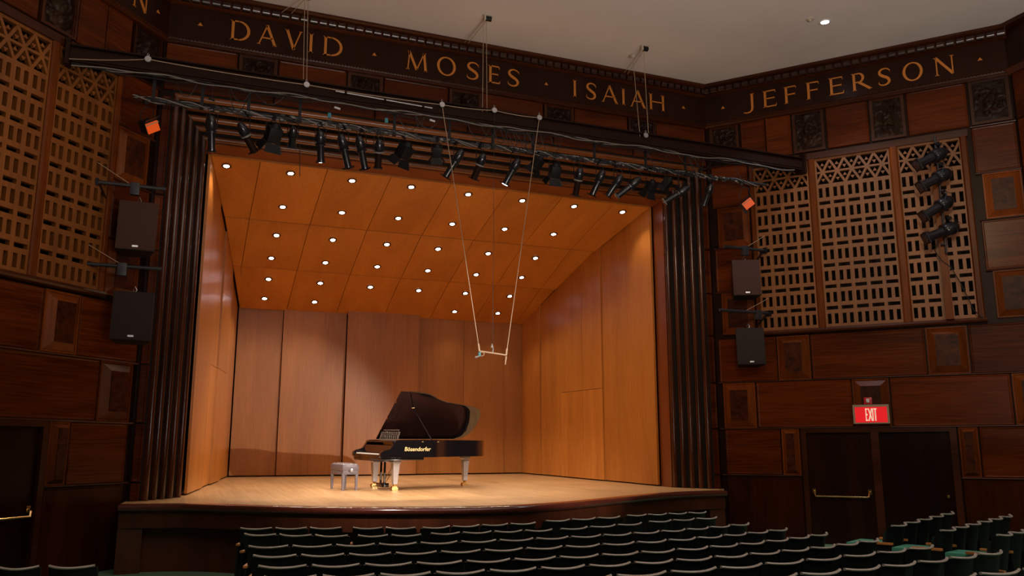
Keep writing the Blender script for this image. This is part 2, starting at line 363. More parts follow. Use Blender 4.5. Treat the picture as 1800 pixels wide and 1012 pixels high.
def lattice(w, xa, xb, nu):
    xa, xb = min(xa, xb), max(xa, xb); u = (xb-xa)/nu; cx = (xa+xb)/2; y0, y1 = 0.0, .085
    key = ('lat', nu)
    if key not in mesh_cache:
        m = MB(); z = 3.37; H = (xb-xa)/2; x0 = -H
        hv, hh, r = .215, .075, .085; rows = []
        zz = z+.07; m.box(-H, H, y0, y1, z, zz)
        for k in range(7):
            # upright slots: solid between them
            xs = [(-H, -H+u*.14)]
            for i in range(nu):
                b = -H+i*u; xs += [(b+u*.39, b+u*.61)]
                if i < nu-1: xs += [(b+u*.86, b+u*1.14)]
            xs += [(H-u*.14, H)]
            for a, b in xs: m.box(a, b, y0, y1, zz, zz+hv)
            m.box(-H, H, y0, y1, zz+hv, zz+hv+r); zz += hv+r
            if k < 6:
                xs = [(-H, -H+u*.12)]+[(-H+i*u-u*.12, -H+i*u+u*.12) for i in range(1, nu)]+[(H-u*.12, H)]
                for a, b in xs: m.box(a, b, y0, y1, zz, zz+hh)
                m.box(-H, H, y0, y1, zz+hh, zz+hh+r); zz += hh+r
        top = 7.09; m.box(-H, H, y0, y1, top-.05, top); m.box(-H, -H+.03, y0, y1, zz, top-.05); m.box(H-.03, H, y0, y1, zz, top-.05)
        mesh_cache[key] = (m.mesh('lattice_board', 'lattice_wood', 20), zz)
        zb, zt = zz, top-.05; d = MB(); hgt = zt-zb; t = .025
        def bar(p, q, n=0.0, t=t):
            dx, dz = q[0]-p[0], q[1]-p[1]; L = math.hypot(dx, dz); nx, nz = -dz/L*t, dx/L*t
            d.prism([(p[0]+nx, p[1]+nz), (q[0]+nx, q[1]+nz), (q[0]-nx, q[1]-nz), (p[0]-nx, p[1]-nz)], y0+.004+n, y1-.004-n)
        for i in range(nu):
            b = -H+i*u
            bar((b, zb), (b+u, zt), .0); bar((b+u, zb), (b, zt), .002)
            h2 = hgt/2; q = .042
            for (px, pz, up) in ((b+u/2, zb+h2*.36, 1), (b+u/2, zt-h2*.36, -1), (b, zb+h2*.64, -1), (b, zt-h2*.64, 1)):
                if px < -H+.05 and i == 0: continue
                d.prism([(px-q, pz+up*q*.6), (px+q, pz+up*q*.6), (px, pz-up*q)], y0+.015, y1-.015)
        bar((-H, (zb+zt)/2), (H, (zb+zt)/2), .004, .022)
        mesh_cache[('dia', nu)] = d.mesh('lattice_cresting', 'lattice_wood', 20)
    me, _ = mesh_cache[key]
    link('lattice_board', me, w, (cx, 0, 0)); link('lattice_cresting', mesh_cache[('dia', nu)], w, (cx, 0, 0))
side_wall(wl, -1); side_wall(wr, 1)

# frieze, cornice and rope moulding, the same on all three walls
dm = MB(); n_ = 8
dm.prism([(-.064, -.038), (-.064, .030), (.064, .030), (.064, -.038)], -.055, .02, 'y')
me_dent = MB().add([(x, y, z) for x in (-.066, .066) for (y, z) in ((.03, -.042), (-.035, -.042), (-.058, -.02), (-.062, .005), (-.05, .03), (-.02, .042), (.03, .042))],
    [(0, 1, 2, 3, 4, 5, 6), tuple(range(13, 6, -1))]+[(i, 7+i, 7+(i+1) % 7, (i+1) % 7) for i in range(7)]).mesh('dentil', 'black_metal', 40)
wood('dentil_wood', (.022, .009, .006), (.045, .018, .011), 'X', .22, 30, 2); me_dent.materials[0] = MT['dentil_wood']
def frieze(w, xa, xb, pitch=.178):
    xa, xb = min(xa, xb), max(xa, xb); L = xb-xa; cx = (xa+xb)/2
    put('frieze_board', MB().box(-L/2, L/2, -.03, .05, ZF+.03, 9.02), 'frieze_wood', w, (cx, 0, 0))
    put('cornice_band', MB().prism([(.05, 9.02), (.05, ZC-.005), (-.20, ZC-.005), (-.20, ZC-.05), (-.16, ZC-.075), (-.12, ZC-.085), (-.085, ZC-.09), (-.085, 9.055), (-.11, 9.035), (-.06, 9.01), (-.03, 9.0)], -L/2, L/2, 'x'), 'moulding_wood', w, (cx, 0, 0))
    n = int(L/pitch)
    for i in range(n): link('dentil', me_dent, w, (xa+(i+.5)*L/n, -.09, 9.112)).scale = (1, 1.3, 1.55)
    put('architrave_moulding', MB().prism([(.05, ZF-.10), (.05, ZF+.04), (-.035, ZF+.04), (-.05, ZF+.015), (-.035, ZF-.012), (-.07, ZF-.03), (-.085, ZF-.055), (-.06, ZF-.09)], -L/2, L/2, 'x'), 'moulding_wood', w, (cx, 0, 0))
    rp = MB(); k = int(L/.062)
    for i in range(k):
        x = -L/2+(i+.5)*L/k; rp.add([(x-.030, 0, -.018), (x-.008, 0, .018), (x+.030, 0, .018), (x+.008, 0, -.018), (x-.01, -.022, -.004), (x+.012, -.022, .006)],
            [(0, 1, 2, 3), (0, 4, 1), (1, 4, 5, 2), (2, 5, 3), (0, 3, 5, 4)])
    put('rope_moulding', rp, 'moulding_wood', w, (cx, -.048, ZF+.015), kind='stuff')
frieze(wp, XL, XR); frieze(wl, -SLEN, 0); frieze(wr, 0, SLEN)

# hall walls beyond the splay, parallel to the long axis
def beyond(name, sg):
    p = wpt(sg, SLEN, 0, 0); m = MB(); x0 = p.x; x1 = x0+sg*.3; a, b = min(x0, x1), max(x0, x1)
    m.box(a-x0, b-x0, -18, 0, FL-.3, ZC+.1); o = put(name, m, 'mahogany_dark', None, (x0, p.y, 0), kind='structure')
    yy = .05
    for r in range(9):
        y = -.05; k = r
        while y > -15:
            wd = (.75 if k % 2 else 2.1); z0, z1 = LV[r], LV[r+1]
            q = MB().box(-.03, .0, -wd/2+.012, wd/2-.012, -(z1-z0)/2+.012, (z1-z0)/2-.012)
            put('wall_panel', q, 'mahogany' if r else 'mahogany_upright', o, (0 if sg > 0 else .03, y-wd/2, (z0+z1)/2)); y -= wd; k += 1
            if y < -7: break
    put('frieze_board', MB().box(-.05, .05, -18, 0, ZF+.03, ZC), 'frieze_wood', o)
    put('cornice_band', MB().box(-.2 if sg > 0 else 0, 0 if sg > 0 else .2, -18, .1, ZC-.09, ZC-.005), 'moulding_wood', o)
    put('architrave_moulding', MB().box(-.09, .09, -18, .05, ZF-.1, ZF+.04), 'moulding_wood', o)
beyond('wall_right_hall', 1); beyond('wall_left_hall', -1)
# ceiling and auditorium floor
pl = wpt(-1, SLEN, 0, 0); pr = wpt(1, SLEN, 0, 0)
poly = [(XL-.1, .25), (XR+.1, .25), (pr.x+.1, pr.y), (pr.x+.1, -24), (pl.x-.1, -24), (pl.x-.1, pl.y)]
put('ceiling', MB().prism(poly, ZC, ZC+.15, 'z'), 'plaster', kind='structure')
put('floor', MB().prism([(x, min(y, .6)) for x, y in poly[:2]]+poly[2:], FL-.12, FL, 'z'), 'carpet', kind='structure')

# ------------------------------------------------------------------ proscenium wall
OX0, OX1 = -.52, 10.86           # outer edge of the reeded surround
IX0, IX1, IY = .12, 10.22, .70   # inner edge
OZ, IZ = 7.30, 6.62
bk = MB().box(XL-.2, OX0-.02, .045, .35, FL, ZC+.1).box(OX1+.02, XR+.2, .045, .35, FL, ZC+.1).box(OX0-.02, OX1+.02, .045, .35, OZ, ZC+.1)
put('backing_board', bk, 'mahogany_dark', wp)
for r in range(0, 7):
    for a, b in ((XL, OX0-.01), (OX1+.01, XR)): plain_panel(wp, a, b, LV[r], LV[r+1] if r < 6 else 7.2, 'mahogany')
cxs = [.94, 3.0, 5.11, 7.26, 9.34]
for i, c in enumerate(cxs): relief(wp, c-.35, c+.35, 7.80, 8.235, 50+i)
ed = [XL]+sum([[c-.37, c+.37] for c in cxs], [])+[XR]
for i in range(0, len(ed), 2):
    plain_panel(wp, ed[i], ed[i+1], 7.78, 8.25)
x = XL
for i in range(6): plain_panel(wp, XL+i*(XR-XL)/6, XL+(i+1)*(XR-XL)/6, 7.31, 7.77)
strip('rail_moulding', wp, XL, XR, 7.775, .03, .03)
# reeded surround: five reeds each side and along the head, stepping back towards the opening
surround = link('trim_1', None, None, (XC, 0, 0), kind='structure')
dx, dy = (IX0-OX0), IY; Ls = math.hypot(dx, dy); ux, uy = dx/Ls, dy/Ls; nx, ny = uy, -ux   # n points to the hall
def reed_ring(t, r=.056, n=9, flip=1):
    """cross section points (along splay, outwards)"""
    pts = []
    for i in range(n):
        a = PI*i/(n-1); pts.append((t*Ls+math.cos(a)*r, math.sin(a)*r*1.05))
    pts += [(t*Ls-r, -.05), (t*Ls+r, -.05)]; return pts
for k in range(5):
    t = .1+.2*k; prof = reed_ring(t)
    for side in (-1, 1):
        rings = []
        for z in (0.0, OZ-(OZ-IZ)*t):
            ring = []
            for s, o_ in prof:
                X = OX0+ux*s+nx*o_*-1; Y = uy*s+ny*o_
                X = OX0+ux*s-(-nx)*o_*-1 if False else OX0+ux*s-nx*o_*-1
                X = OX0+ux*s+(-uy)*(-o_) if False else OX0+ux*s
                # outward normal of the left splay faces the hall and the opening
                X = OX0+ux*s+uy*o_; Y = uy*s-ux*o_
                zz = z if z == 0 else OZ-(OZ-IZ)*(s/Ls)
                if side > 0: X = OX0+OX1-X
                ring.append((X-XC, Y, zz))
            rings.append(ring)
        put('reed', MB().sweep(rings), 'reed_wood', surround, smooth=50)
    rings = []
    for side in (-1, 1):
        ring = []
        for s, o_ in prof:
            z = OZ-(OZ-IZ)*(s/Ls)-uy*o_*.9; Y = uy*s-ux*o_; X = OX0+ux*s
            if side > 0: X = OX0+OX1-X
            ring.append((X-XC, Y, z))
        rings.append(ring)
    put('reed', MB().sweep(rings), 'reed_wood_across', surround, smooth=50)
bb = MB()
for side in (-1, 1):
    q = [(OX0-.02, .02), (IX0, IY), (IX0-.12, IY+.1), (OX0-.12, .2)]
    q = [((x if side < 0 else OX0+OX1-x)-XC, y) for x, y in q]; bb.prism(q, 0, OZ, 'z')
bb.prism([(.02, OZ+.02), (IY, IZ), (IY+.1, IZ+.12), (.2, OZ+.15)], OX0-XC, OX1-XC, 'x')
put('splay_board', bb, 'gap_shade', surround)  # board blackened to paint shade into the gaps between the reeds
# flat jamb and head lining behind the reeds
JY = 1.12
put('jamb_lining', MB().box(IX0-.06-XC, IX0-XC, IY-.02, JY, 0, IZ+.04), 'jamb_wood', surround)
put('jamb_lining', MB().box(IX1-XC, IX1+.06-XC, IY-.02, JY, 0, IZ+.04), 'jamb_wood', surround)
put('head_lining', MB().prism([(IY-.03, IZ-.01), (JY, 6.545), (JY, 6.60), (IY-.03, IZ+.06)], IX0-XC, IX1-XC, 'x'), 'jamb_wood', surround)

# ------------------------------------------------------------------ stage floor and apron
# front edge of the stage, bowed out towards the seats
edge = [(-.78, -.87), (-.2, -.98), (.30, -1.16), (.86, -1.62), (1.5, -2.18), (2.33, -2.72), (3.2, -3.12), (4.1, -3.36), (4.95, -3.34), (5.8, -3.02), (6.6, -2.56), (7.5, -1.98), (8.4, -1.42), (9.2, -1.0), (10.0, -.78), (10.62, -.72)]
def catmull(P, n=4):
    out = []; P = [Vector(p) for p in P]
    for i in range(len(P)-1):
        p0, p1, p2, p3 = P[max(i-1, 0)], P[i], P[i+1], P[min(i+2, len(P)-1)]
        for k in range(n):
            t = k/n; out.append(.5*((2*p1)+(p2-p0)*t+(2*p0-5*p1+4*p2-p3)*t*t+(3*p1-p0-3*p2+p3)*t**3))
    return out+[P[-1]]
ec = catmull([(x, y, 0) for x, y in edge]); ec = [(p.x, p.y) for p in ec]
stage = link('stage_floor', None, None, (0, 0, 0), kind='structure')
fl = MB().prism(ec+[(10.95, .02), (-.74, .02)], -.05, 0, 'z')
fl.prism([(0, -.05), (0, 0), (9.5, RAKE*9.5), (9.5, -.05)], -1.3, 11.7, 'x')
bm_f = put('boards', fl, 'stage_boards', stage, smooth=15)
def along(path, prof, nrm=-1):
    rings = []
    for i, p in enumerate(path):
        a = Vector(path[max(i-1, 0)]); b = Vector(path[min(i+1, len(path)-1)]); t = (b-a).normalized(); n = Vector((t.y, -t.x))
        rings.append([(p[0]+n.x*o, p[1]+n.y*o, z) for o, z in prof])
    return MB().sweep(rings)
nose = [(-.16, .004), (.02, .004), (.055, -.008), (.075, -.04), (.07, -.075), (.045, -.10), (.0, -.115), (-.16, -.115)]
put('stage_nosing', along(ec, nose), 'lip_wood', stage, smooth=50)
put('apron_fascia', along(ec, [(-.02, -.10), (-.02, -.36), (-.06, -.36), (-.06, -.10)]), 'apron_wood', stage)
put('apron_wall', along(ec, [(-.30, -.10), (-.26, FL), (-.40, FL), (-.40, -.10)]), 'apron_wood', stage)
put('apron_soffit', along(ec, [(-.04, -.33), (-.32, -.33), (-.32, -.36), (-.04, -.36)]), 'mahogany_dark', stage)
put('apron_post', MB().box(-.78, -.42, -.84, -.3, FL, -.10), 'apron_wood', stage)
put('apron_post', MB().box(10.25, 10.62, -.68, -.2, FL, -.10), 'apron_wood', stage)

# ------------------------------------------------------------------ orchestra shell
shell = link('orchestra_shell', None, None, (XC, 1.1, 0), label='honey coloured wooden orchestra shell enclosing the stage', cat='stage shell')
SO = Vector((XC, 1.1, 0))
YS = [1.10, 3.5, 5.48, 7.4]; ZS = [6.53, 5.94, 5.25, 4.52]
def lx(y): return .22+(1.29-.22)*(y-1.1)/6.3
def rx(y): return 10.14+(9.40-10.14)*(y-1.1)/6.3
for k in range(3):
    y0, y1, z0, z1 = YS[k], YS[k+1], ZS[k], ZS[k+1]; o_ = .02*(k)
    xs = [.32]+[XC-4.01+1.337*i for i in range(0, 7)]
    bounds = [None]+xs[1:]+[None]
    for i in range(len(bounds)-1):
        def bx(b, y, e): return (lx(y) if e < 0 else rx(y)) if b is None else b
        g = .006; q = []
        for (y, z) in ((y0+(.0 if k == 0 else .035), z0), (y1-.035, z1)):
            a = bx(bounds[i], y, -1); b = bx(bounds[i+1], y, 1); a = max(a, lx(y)); b = min(b, rx(y)); q.append((a+g, b-g, y, z))
        (a0, b0, ya, za), (a1, b1, yb, zb) = q
        if b1 <= a1: b1 = a1+.02
        v = []
        for t in (0, .04): v += [(a0, ya, za+t), (b0, ya, za+t), (b1, yb, zb+t), (a1, yb, zb+t)]
        v = [tuple(Vector(p)-SO) for p in v]
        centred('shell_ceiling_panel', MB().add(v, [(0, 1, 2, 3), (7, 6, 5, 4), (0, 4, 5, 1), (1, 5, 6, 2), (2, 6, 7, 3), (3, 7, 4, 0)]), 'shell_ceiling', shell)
put('shell_ceiling_cap', MB().prism([(0, .06+ZS[0]), (YS[1]-1.1, .06+ZS[1]), (YS[2]-1.1, .06+ZS[2]), (YS[3]-1.1+.3, .06+ZS[3]), (YS[3]-1.1+.3, .2+ZS[3]), (0, ZS[0]+.2)], -5.1, 5.1, 'x'), 'mahogany_dark', shell)
put('ceiling_edge_strip', MB().box(.22-XC, 10.14-XC, -.02, .012, 6.515, 6.56), 'shell_wall', shell)
def zceil(y):
    for k in range(3):
        if y <= YS[k+1]+1e-6: return ZS[k]+(ZS[k+1]-ZS[k])*(y-YS[k])/(YS[k+1]-YS[k])
    return ZS[3]
def side_panels(sg):
    f = lx if sg < 0 else rx
    # (y0, y1, step, list of heights where it splits)
    spec = {1: [(1.12, 1.95, .00, ()), (1.95, 3.25, .035, ()), (3.25, 4.15, .0, (2.35,)), (4.15, 5.25, .0, (2.35,)), (5.25, 6.35, .03, ()), (6.35, 7.38, -.01, ())],
            -1: [(1.12, 2.9, .0, ()), (2.9, 4.1, .04, (2.62,)), (4.1, 5.6, .0, (2.62,)), (5.6, 7.38, .05, ())]}[sg]
    for y0, y1, st, cuts in spec:
        xa, xb = f(y0)+sg*st, f(y1)+sg*st; zs = [None]+list(cuts)+[None]
        for i in range(len(zs)-1):
            b0 = RAKE*y0+.03 if zs[i] is None else zs[i]+.005; b1 = RAKE*y1+.03 if zs[i] is None else zs[i]+.005
            t0 = zceil(y0)+.03 if zs[i+1] is None else zs[i+1]-.005; t1 = zceil(y1)+.03 if zs[i+1] is None else zs[i+1]-.005
            v = []; g = .006
            for t in (0, sg*.05): v += [(xa+t, y0+g, b0), (xb+t, y1-g, b1), (xb+t, y1-g, t1), (xa+t, y0+g, t0)]
            v = [tuple(Vector(p)-SO) for p in v]
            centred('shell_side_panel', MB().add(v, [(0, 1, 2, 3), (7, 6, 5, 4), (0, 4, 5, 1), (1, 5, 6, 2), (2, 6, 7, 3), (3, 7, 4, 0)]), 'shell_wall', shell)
side_panels(-1); side_panels(1)
sd = MB()
for f, sg in ((lx, -1), (rx, 1)):
    v = []
    for t in (.12, .2): v += [(f(1.1)+sg*t, 1.14, 0), (f(7.6)+sg*t, 7.6, 0), (f(7.6)+sg*t, 7.6, 6.5), (f(1.1)+sg*t, 1.14, 6.7)]
    sd.add([tuple(Vector(p)-SO) for p in v], [(0, 1, 2, 3), (7, 6, 5, 4), (0, 4, 5, 1), (1, 5, 6, 2), (2, 6, 7, 3), (3, 7, 4, 0)])
sd.box(-6, 6, 6.6, 6.7, 0, 5); put('shell_backing', sd, 'mahogany_dark', shell)
# back wall in stepped panels
xb = [lx(7.4)-.02, 2.43, 4.13, 6.16, 7.55, 8.80, 9.46]; yb = [7.42, 7.33, 7.20, 7.34, 7.36, 7.40]
for i in range(6):
    m = MB().box(xb[i]+.006-XC, xb[i+1]-.006-XC, yb[i]-1.1, yb[i]-1.1+.05, RAKE*7.3+.035, zceil(yb[i])+.05)
    if i < 3: m.box(xb[i+1]-.05-XC, xb[i+1]-.012-XC, yb[i]-1.1+.04, yb[i]-1.1+.1, .2, 4.4)
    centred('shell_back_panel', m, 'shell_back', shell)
# downlights, found on the panels where the photograph shows them
DL = [[(398, 291), (511, 304), (619, 317), (723, 328), (823, 341), (918, 352), (1009, 362), (1094, 372)],
      [(497, 363), (601, 373), (700, 383), (795, 393), (887, 402), (973, 411)],
      [(486, 413), (585, 421), (680, 429), (770, 437), (858, 445), (941, 453)],
      [(477, 453), (572, 461), (663, 468), (752, 475), (837, 482), (917, 487)],
      [(472, 490), (563, 497), (651, 504), (736, 510), (818, 515), (896, 520)],
      [(465, 524), (553, 530), (799, 547), (875, 550)]]
rim = MB().lathe([(.056, -.004), (.056, .004), (.098, .004), (.102, -.006), (.090, -.014), (.058, -.012)], 20, cap=False).mesh('trim_ring', 'downlight_rim', 40)
glow = MB().lathe([(.0005, -.001), (.046, -.003), (.058, -.010), (.056, .0), (.0005, .002)], 20).mesh('lens', 'downlight_glow', 40)
for r, row in enumerate(DL):
    k = (0, 0, 1, 1, 2, 2)[r]
    P = (0, YS[k], ZS[k]); n = Vector((0, -(ZS[k+1]-ZS[k]), YS[k+1]-YS[k])).normalized()
    for i, (px, py) in enumerate(row):
        p = hitp(px, py, P, n); ang = math.atan2(-n.y, n.z)
        o = root('recessed_downlight', p-n*.004, f"round recessed downlight in the wooden stage ceiling, {ORD[i]} from left in the {('front' if r == 0 else ORD[r])} row", 'downlight', 'downlights in the stage shell ceiling', (ang, 0, 0))
        link('trim_ring', rim, o); link('lens', glow, o)
        l = bpy.data.lights.new('downlight_beam', 'SPOT'); l.energy = 57; l.color = (1, .80, .56); l.spot_size = R_(112); l.spot_blend = .8; l.shadow_soft_size = .05
        lo = bpy.data.objects.new('downlight_beam', l); COL.objects.link(lo); lo.parent = o; lo.location = (0, 0, -.03)
#EXTRA
# ------------------------------------------------------------------ inscriptions
def wall_hit(w, x, y, off):
    """local x on a wall plane moved off metres into the wall"""
    if w is wp: p = hity(x, y, off); return p.x, p.z
    sg = 1 if w is wr else -1
    q = wpt(sg, 0, off, 0); n = (math.cos(A), sg*math.sin(A), 0); p = hitp(x, y, q, n)
    return sg*((p.x-q.x)*sg*math.sin(A)-(p.y-q.y)*math.cos(A)), p.z
def ribbon(m, pts, d=.012):
    """pts: (x, z, width) -> extruded ribbon"""
    L, Rr = [], []
    for i, (x, z, wd) in enumerate(pts):
        a = pts[max(i-1, 0)]; b = pts[min(i+1, len(pts)-1)]; tx, tz = b[0]-a[0], b[1]-a[1]; l = math.hypot(tx, tz) or 1
        nx_, nz_ = -tz/l*wd/2, tx/l*wd/2; L.append((x+nx_, z+nz_)); Rr.append((x-nx_, z-nz_))
    for i in range(len(pts)-1): m.prism([L[i], L[i+1], Rr[i+1], Rr[i]], -d, 0)
def glyph(ch, wd):
    """roman capital, cap height 1, width wd, lower left corner at the origin"""
    m = MB(); T, t = .135, .065
    def st(x0, z0, x1, z1, w): ribbon(m, [(x0, z0, w*.5+w*.5), (x0+(x1-x0)*.5, z0+(z1-z0)*.5, w*.92), (x1, z1, w)])
    def sf(x, z, hw=.12):
        s = 1 if z < .5 else -1; m.prism([(x-hw, z), (x+hw, z), (x+hw*.55, z+s*.045), (x-hw*.55, z+s*.045)], -.012, 0)
    def bar(x0, x1, z, w=t): ribbon(m, [(x0, z, w), (x1, z, w)])
    def vs(x, z, up): m.prism([(x-.03, z), (x+.025, z+up*.13), (x+.025, z-up*.02)], -.012, 0)
    def arc(cx, cz, rx_, rz, a0, a1, n=26, tt=t, TT=T):
        ribbon(m, [(cx+rx_*math.cos(R_(a0+(a1-a0)*i/n)), cz+rz*math.sin(R_(a0+(a1-a0)*i/n)), tt+(TT-tt)*abs(math.cos(R_(a0+(a1-a0)*i/n)))**1.4) for i in range(n+1)])
    if ch == 'I': st(wd/2, 0, wd/2, 1, T); sf(wd/2, 0); sf(wd/2, 1)
    elif ch == 'H':
        for x in (.11, wd-.11): st(x, 0, x, 1, T); sf(x, 0); sf(x, 1)
        bar(.11, wd-.11, .52)
    elif ch == 'D': st(.11, 0, .11, 1, T); sf(.08, 0, .10); sf(.08, 1, .10); bar(.11, .40, .965); bar(.11, .40, .035); arc(.36, .5, wd-.36-T/2, .467, -90, 90)
    elif ch == 'O': arc(wd/2, .5, wd/2-T/2, .49, 0, 360, 44)
    elif ch == 'A': st(.10, .02, wd/2-.02, 1, t); st(wd/2-.03, 1.03, wd-.11, .02, T); bar(wd*.26, wd*.76, .36); sf(.09, 0, .09); sf(wd-.10, 0, .11)
    elif ch == 'V': st(.11, 1, wd/2+.02, 0, T); st(wd/2, 0, wd-.10, .98, t); sf(.10, 1, .11); sf(wd-.10, 1, .09)
    elif ch == 'M':
        st(.12, 0, .20, 1, t); st(.17, 1, wd/2, .02, T); st(wd/2, .02, wd-.20, 1, t); st(wd-.21, 1, wd-.11, 0, T); sf(.11, 0, .10); sf(wd-.11, 0, .11); sf(.16, 1, .08); sf(wd-.17, 1, .08)
    elif ch == 'N': st(.12, 0, .12, 1, t); st(.10, 1, wd-.11, 0, T); st(wd-.11, 0, wd-.11, 1, t); sf(.12, 0, .11); sf(.08, 1, .09); sf(wd-.11, 1, .11)
    elif ch in 'EF':
        st(.12, 0, .12, 1, T); sf(.10, 0, .11); sf(.10, 1, .11); bar(.12, wd-.03, .965); bar(.12, wd-.10, .52); vs(wd-.03, .93, -1)
        vs(wd-.10, .52, .5); vs(wd-.10, .52, -.5)
        if ch == 'E': bar(.12, wd, .035); vs(wd, .07, 1)
    elif ch == 'R':
        st(.12, 0, .12, 1, T); sf(.12, 0); sf(.10, 1, .11); bar(.12, .34, .965); bar(.12, .36, .47); arc(.34, .717, wd*.60-.34, .25, -90, 90); st(.36, .46, wd-.05, .0, T); sf(wd-.04, 0, .08)
    elif ch == 'J':
        ribbon(m, [(wd-.12, 1, T), (wd-.12, .5, T), (wd-.12, .15, T*.95), (wd-.16, .0, T*.85), (wd-.27, -.10, T*.65), (wd*.3, -.13, t), (.03, -.08, t*.9)]); sf(wd-.12, 1)
    elif ch == 'S':
        P = [(wd-.06, .84, .05), (wd*.78, .93, .06), (wd*.52, .965, .07), (wd*.27, .90, .10), (wd*.17, .76, .13), (wd*.27, .62, .145), (wd*.5, .52, .15), (wd*.75, .41, .145), (wd*.86, .25, .13), (wd*.74, .10, .10), (wd*.48, .035, .07), (wd*.22, .07, .06), (.04, .17, .05)]
        q = catmull([(a, b, c) for a, b, c in P], 3); ribbon(m, [tuple(p) for p in q]); vs(wd-.05, .86, -1); vs(.05, .15, 1)
    return m
def inscription(w, letters, stops, label):
    x0, z0 = wall_hit(w, letters[0][1], letters[0][3], -.03)
    o = root('name_inscription', (0, 0, 0), label, 'inscription', 'gilt names on the frieze'); o.location = w.matrix_world @ Vector((0, 0, 0))
    o.location = w.location; o.rotation_euler = w.rotation_euler
    for ch, xa, xb, ym in letters:
        a, za = wall_hit(w, xa, ym, -.03); b, _ = wall_hit(w, xb, ym, -.03); k = .40; wd = abs(b-a)/k
        g = glyph(ch, wd); g.v = [(p[0]*k, p[1], p[2]*k) for p in g.v]
        put('letter', g, 'letter_gilt', o, (min(a, b), -.031, 8.475), smooth=20)
    for x, y in stops:
        a, z = wall_hit(w, x, y, -.03); put('triangle_stop', MB().prism([(-.045, -.03), (.045, -.03), (0, .035)], -.012, 0), 'letter_gilt', o, (a, -.031, 8.67))
inscription(wp, [('D', 405, 440, 55), ('A', 452, 488, 63), ('V', 500, 532, 70), ('I', 540, 553, 77), ('D', 568, 602, 83)], [(352, 46), (658, 95)], 'gilt roman capitals of the five-letter name near the corner, ending in D')
inscription(wp, [('M', 713, 752, 106), ('O', 768, 801, 115), ('S', 819, 842, 124), ('E', 858, 878, 130), ('S', 891, 913, 136)], [(960, 147)], 'gilt roman capitals of the name beginning with M over the stage centre')
inscription(wp, [('I', 1004, 1016, 154), ('S', 1029, 1048, 160), ('A', 1057, 1086, 166), ('I', 1090, 1101, 171), ('A', 1107, 1135, 176), ('H', 1141, 1168, 184)], [(1201, 190)], 'gilt roman capitals of the six-letter name ending in H on the stage frieze')
inscription(wr, [('J', 1306, 1326, 180), ('E', 1341, 1364, 172), ('F', 1378, 1400, 165), ('F', 1417, 1440, 158), ('E', 1457, 1482, 150), ('R', 1497, 1531, 143), ('S', 1542, 1566, 134), ('O', 1586, 1622, 124), ('N', 1641, 1678, 112)], [(1271, 190), (1722, 99)], 'gilt roman capitals of the long nine-letter name on the splayed frieze')
inscription(wl, [('N', 232, 260, 5)], [(277, 23)], 'gilt last letter N of a name cut off by the picture top')

# ------------------------------------------------------------------ doors, exit sign, alarm
def door_pair(w, sg, nm, leaves):
    X = lambda s: sg*s
    fr = [(1.72, 1.82), (3.07, 3.22), (4.49, 4.61)]
    for s0, s1 in fr:
        a, b = sorted((X(s0), X(s1))); put('door_frame', MB().box(a, b, -.03, .12, FL, 1.18), 'moulding_wood', w)
    a, b = sorted((X(1.72), X(4.61))); put('door_head', MB().box(a, b, -.03, .12, 1.18, 1.265), 'moulding_wood', w)
    for n, (s0, s1) in enumerate(((1.82, 3.07), (3.22, 4.49))):
        a, b = sorted((X(s0), X(s1))); cx = (a+b)/2; h = (b-a)/2-.006
        p = w.matrix_world @ Vector((cx, .04, FL)); 
        d = link(f'{nm}_{n+1}' if 0 else f'door_{leaves[n]}', MB().box(-h, h, 0, .05, .005, 1.175-FL).mesh('door', 'door_wood', 20), None, kind='structure')
        d.location = Vector(wpt(sg, 0, 0, 0))+Matrix.Rotation(w.rotation_euler.z, 3, 'Z') @ Vector((cx, .04, FL)); d.rotation_euler = w.rotation_euler
        if n == 0:
            z = 1.02
            put('panic_bar', MB().tube([(-.50, -.10, z-.07), (.50, -.10, z-.07)], .016, 10), 'brass', d)
            for q in (-.53, .53): put('bar_bracket', MB().box(q-.035, q+.035, -.04, 0, z-.02, z+.08).tube([(q, -.03, z+.03), (q*.99, -.09, z+.0), (q*.96, -.10, z-.07)], .022, 8), 'brass', d)
        else: put('door_knob', MB().lathe([(.0, -.0), (.03, 0), (.028, .01), (.012, .015), (.012, .04), (.03, .05), (.032, .065), (.02, .08), (0, .082)], 14, Matrix.Translation((.52*sg*-1*-1, 0, 1.0)) @ Matrix.Rotation(PI/2, 4, 'X')), 'brass', d)
door_pair(wr, 1, 'door', (2, 3)); door_pair(wl, -1, 'door', (1, 4))
rz = wr.rotation_euler.z
def onR(s, y, z): return wpt(1, s, y, z)
es = root('exit_sign', onR(3.12, -.10, 1.54), 'lit red exit sign in a metal case above the double door', 'exit sign', rot=(0, 0, rz))
put('case', MB().box(-.33, .33, 0, .10, -.19, .18).box(-.34, .34, -.02, 0, .145, .19).box(-.34, .34, -.02, 0, -.19, -.165).box(-.34, -.30, -.02, 0, -.165, .145).box(.30, .34, -.02, 0, -.165, .145), 'exit_case', es)
put('red_panel', MB().box(-.30, .30, -.006, .002, -.165, .145), 'exit_red', es)
def seg(m, x0, z0, x1, z1, w_=.021): ribbon(m, [(x0, z0, w_), (x1, z1, w_)], .006)
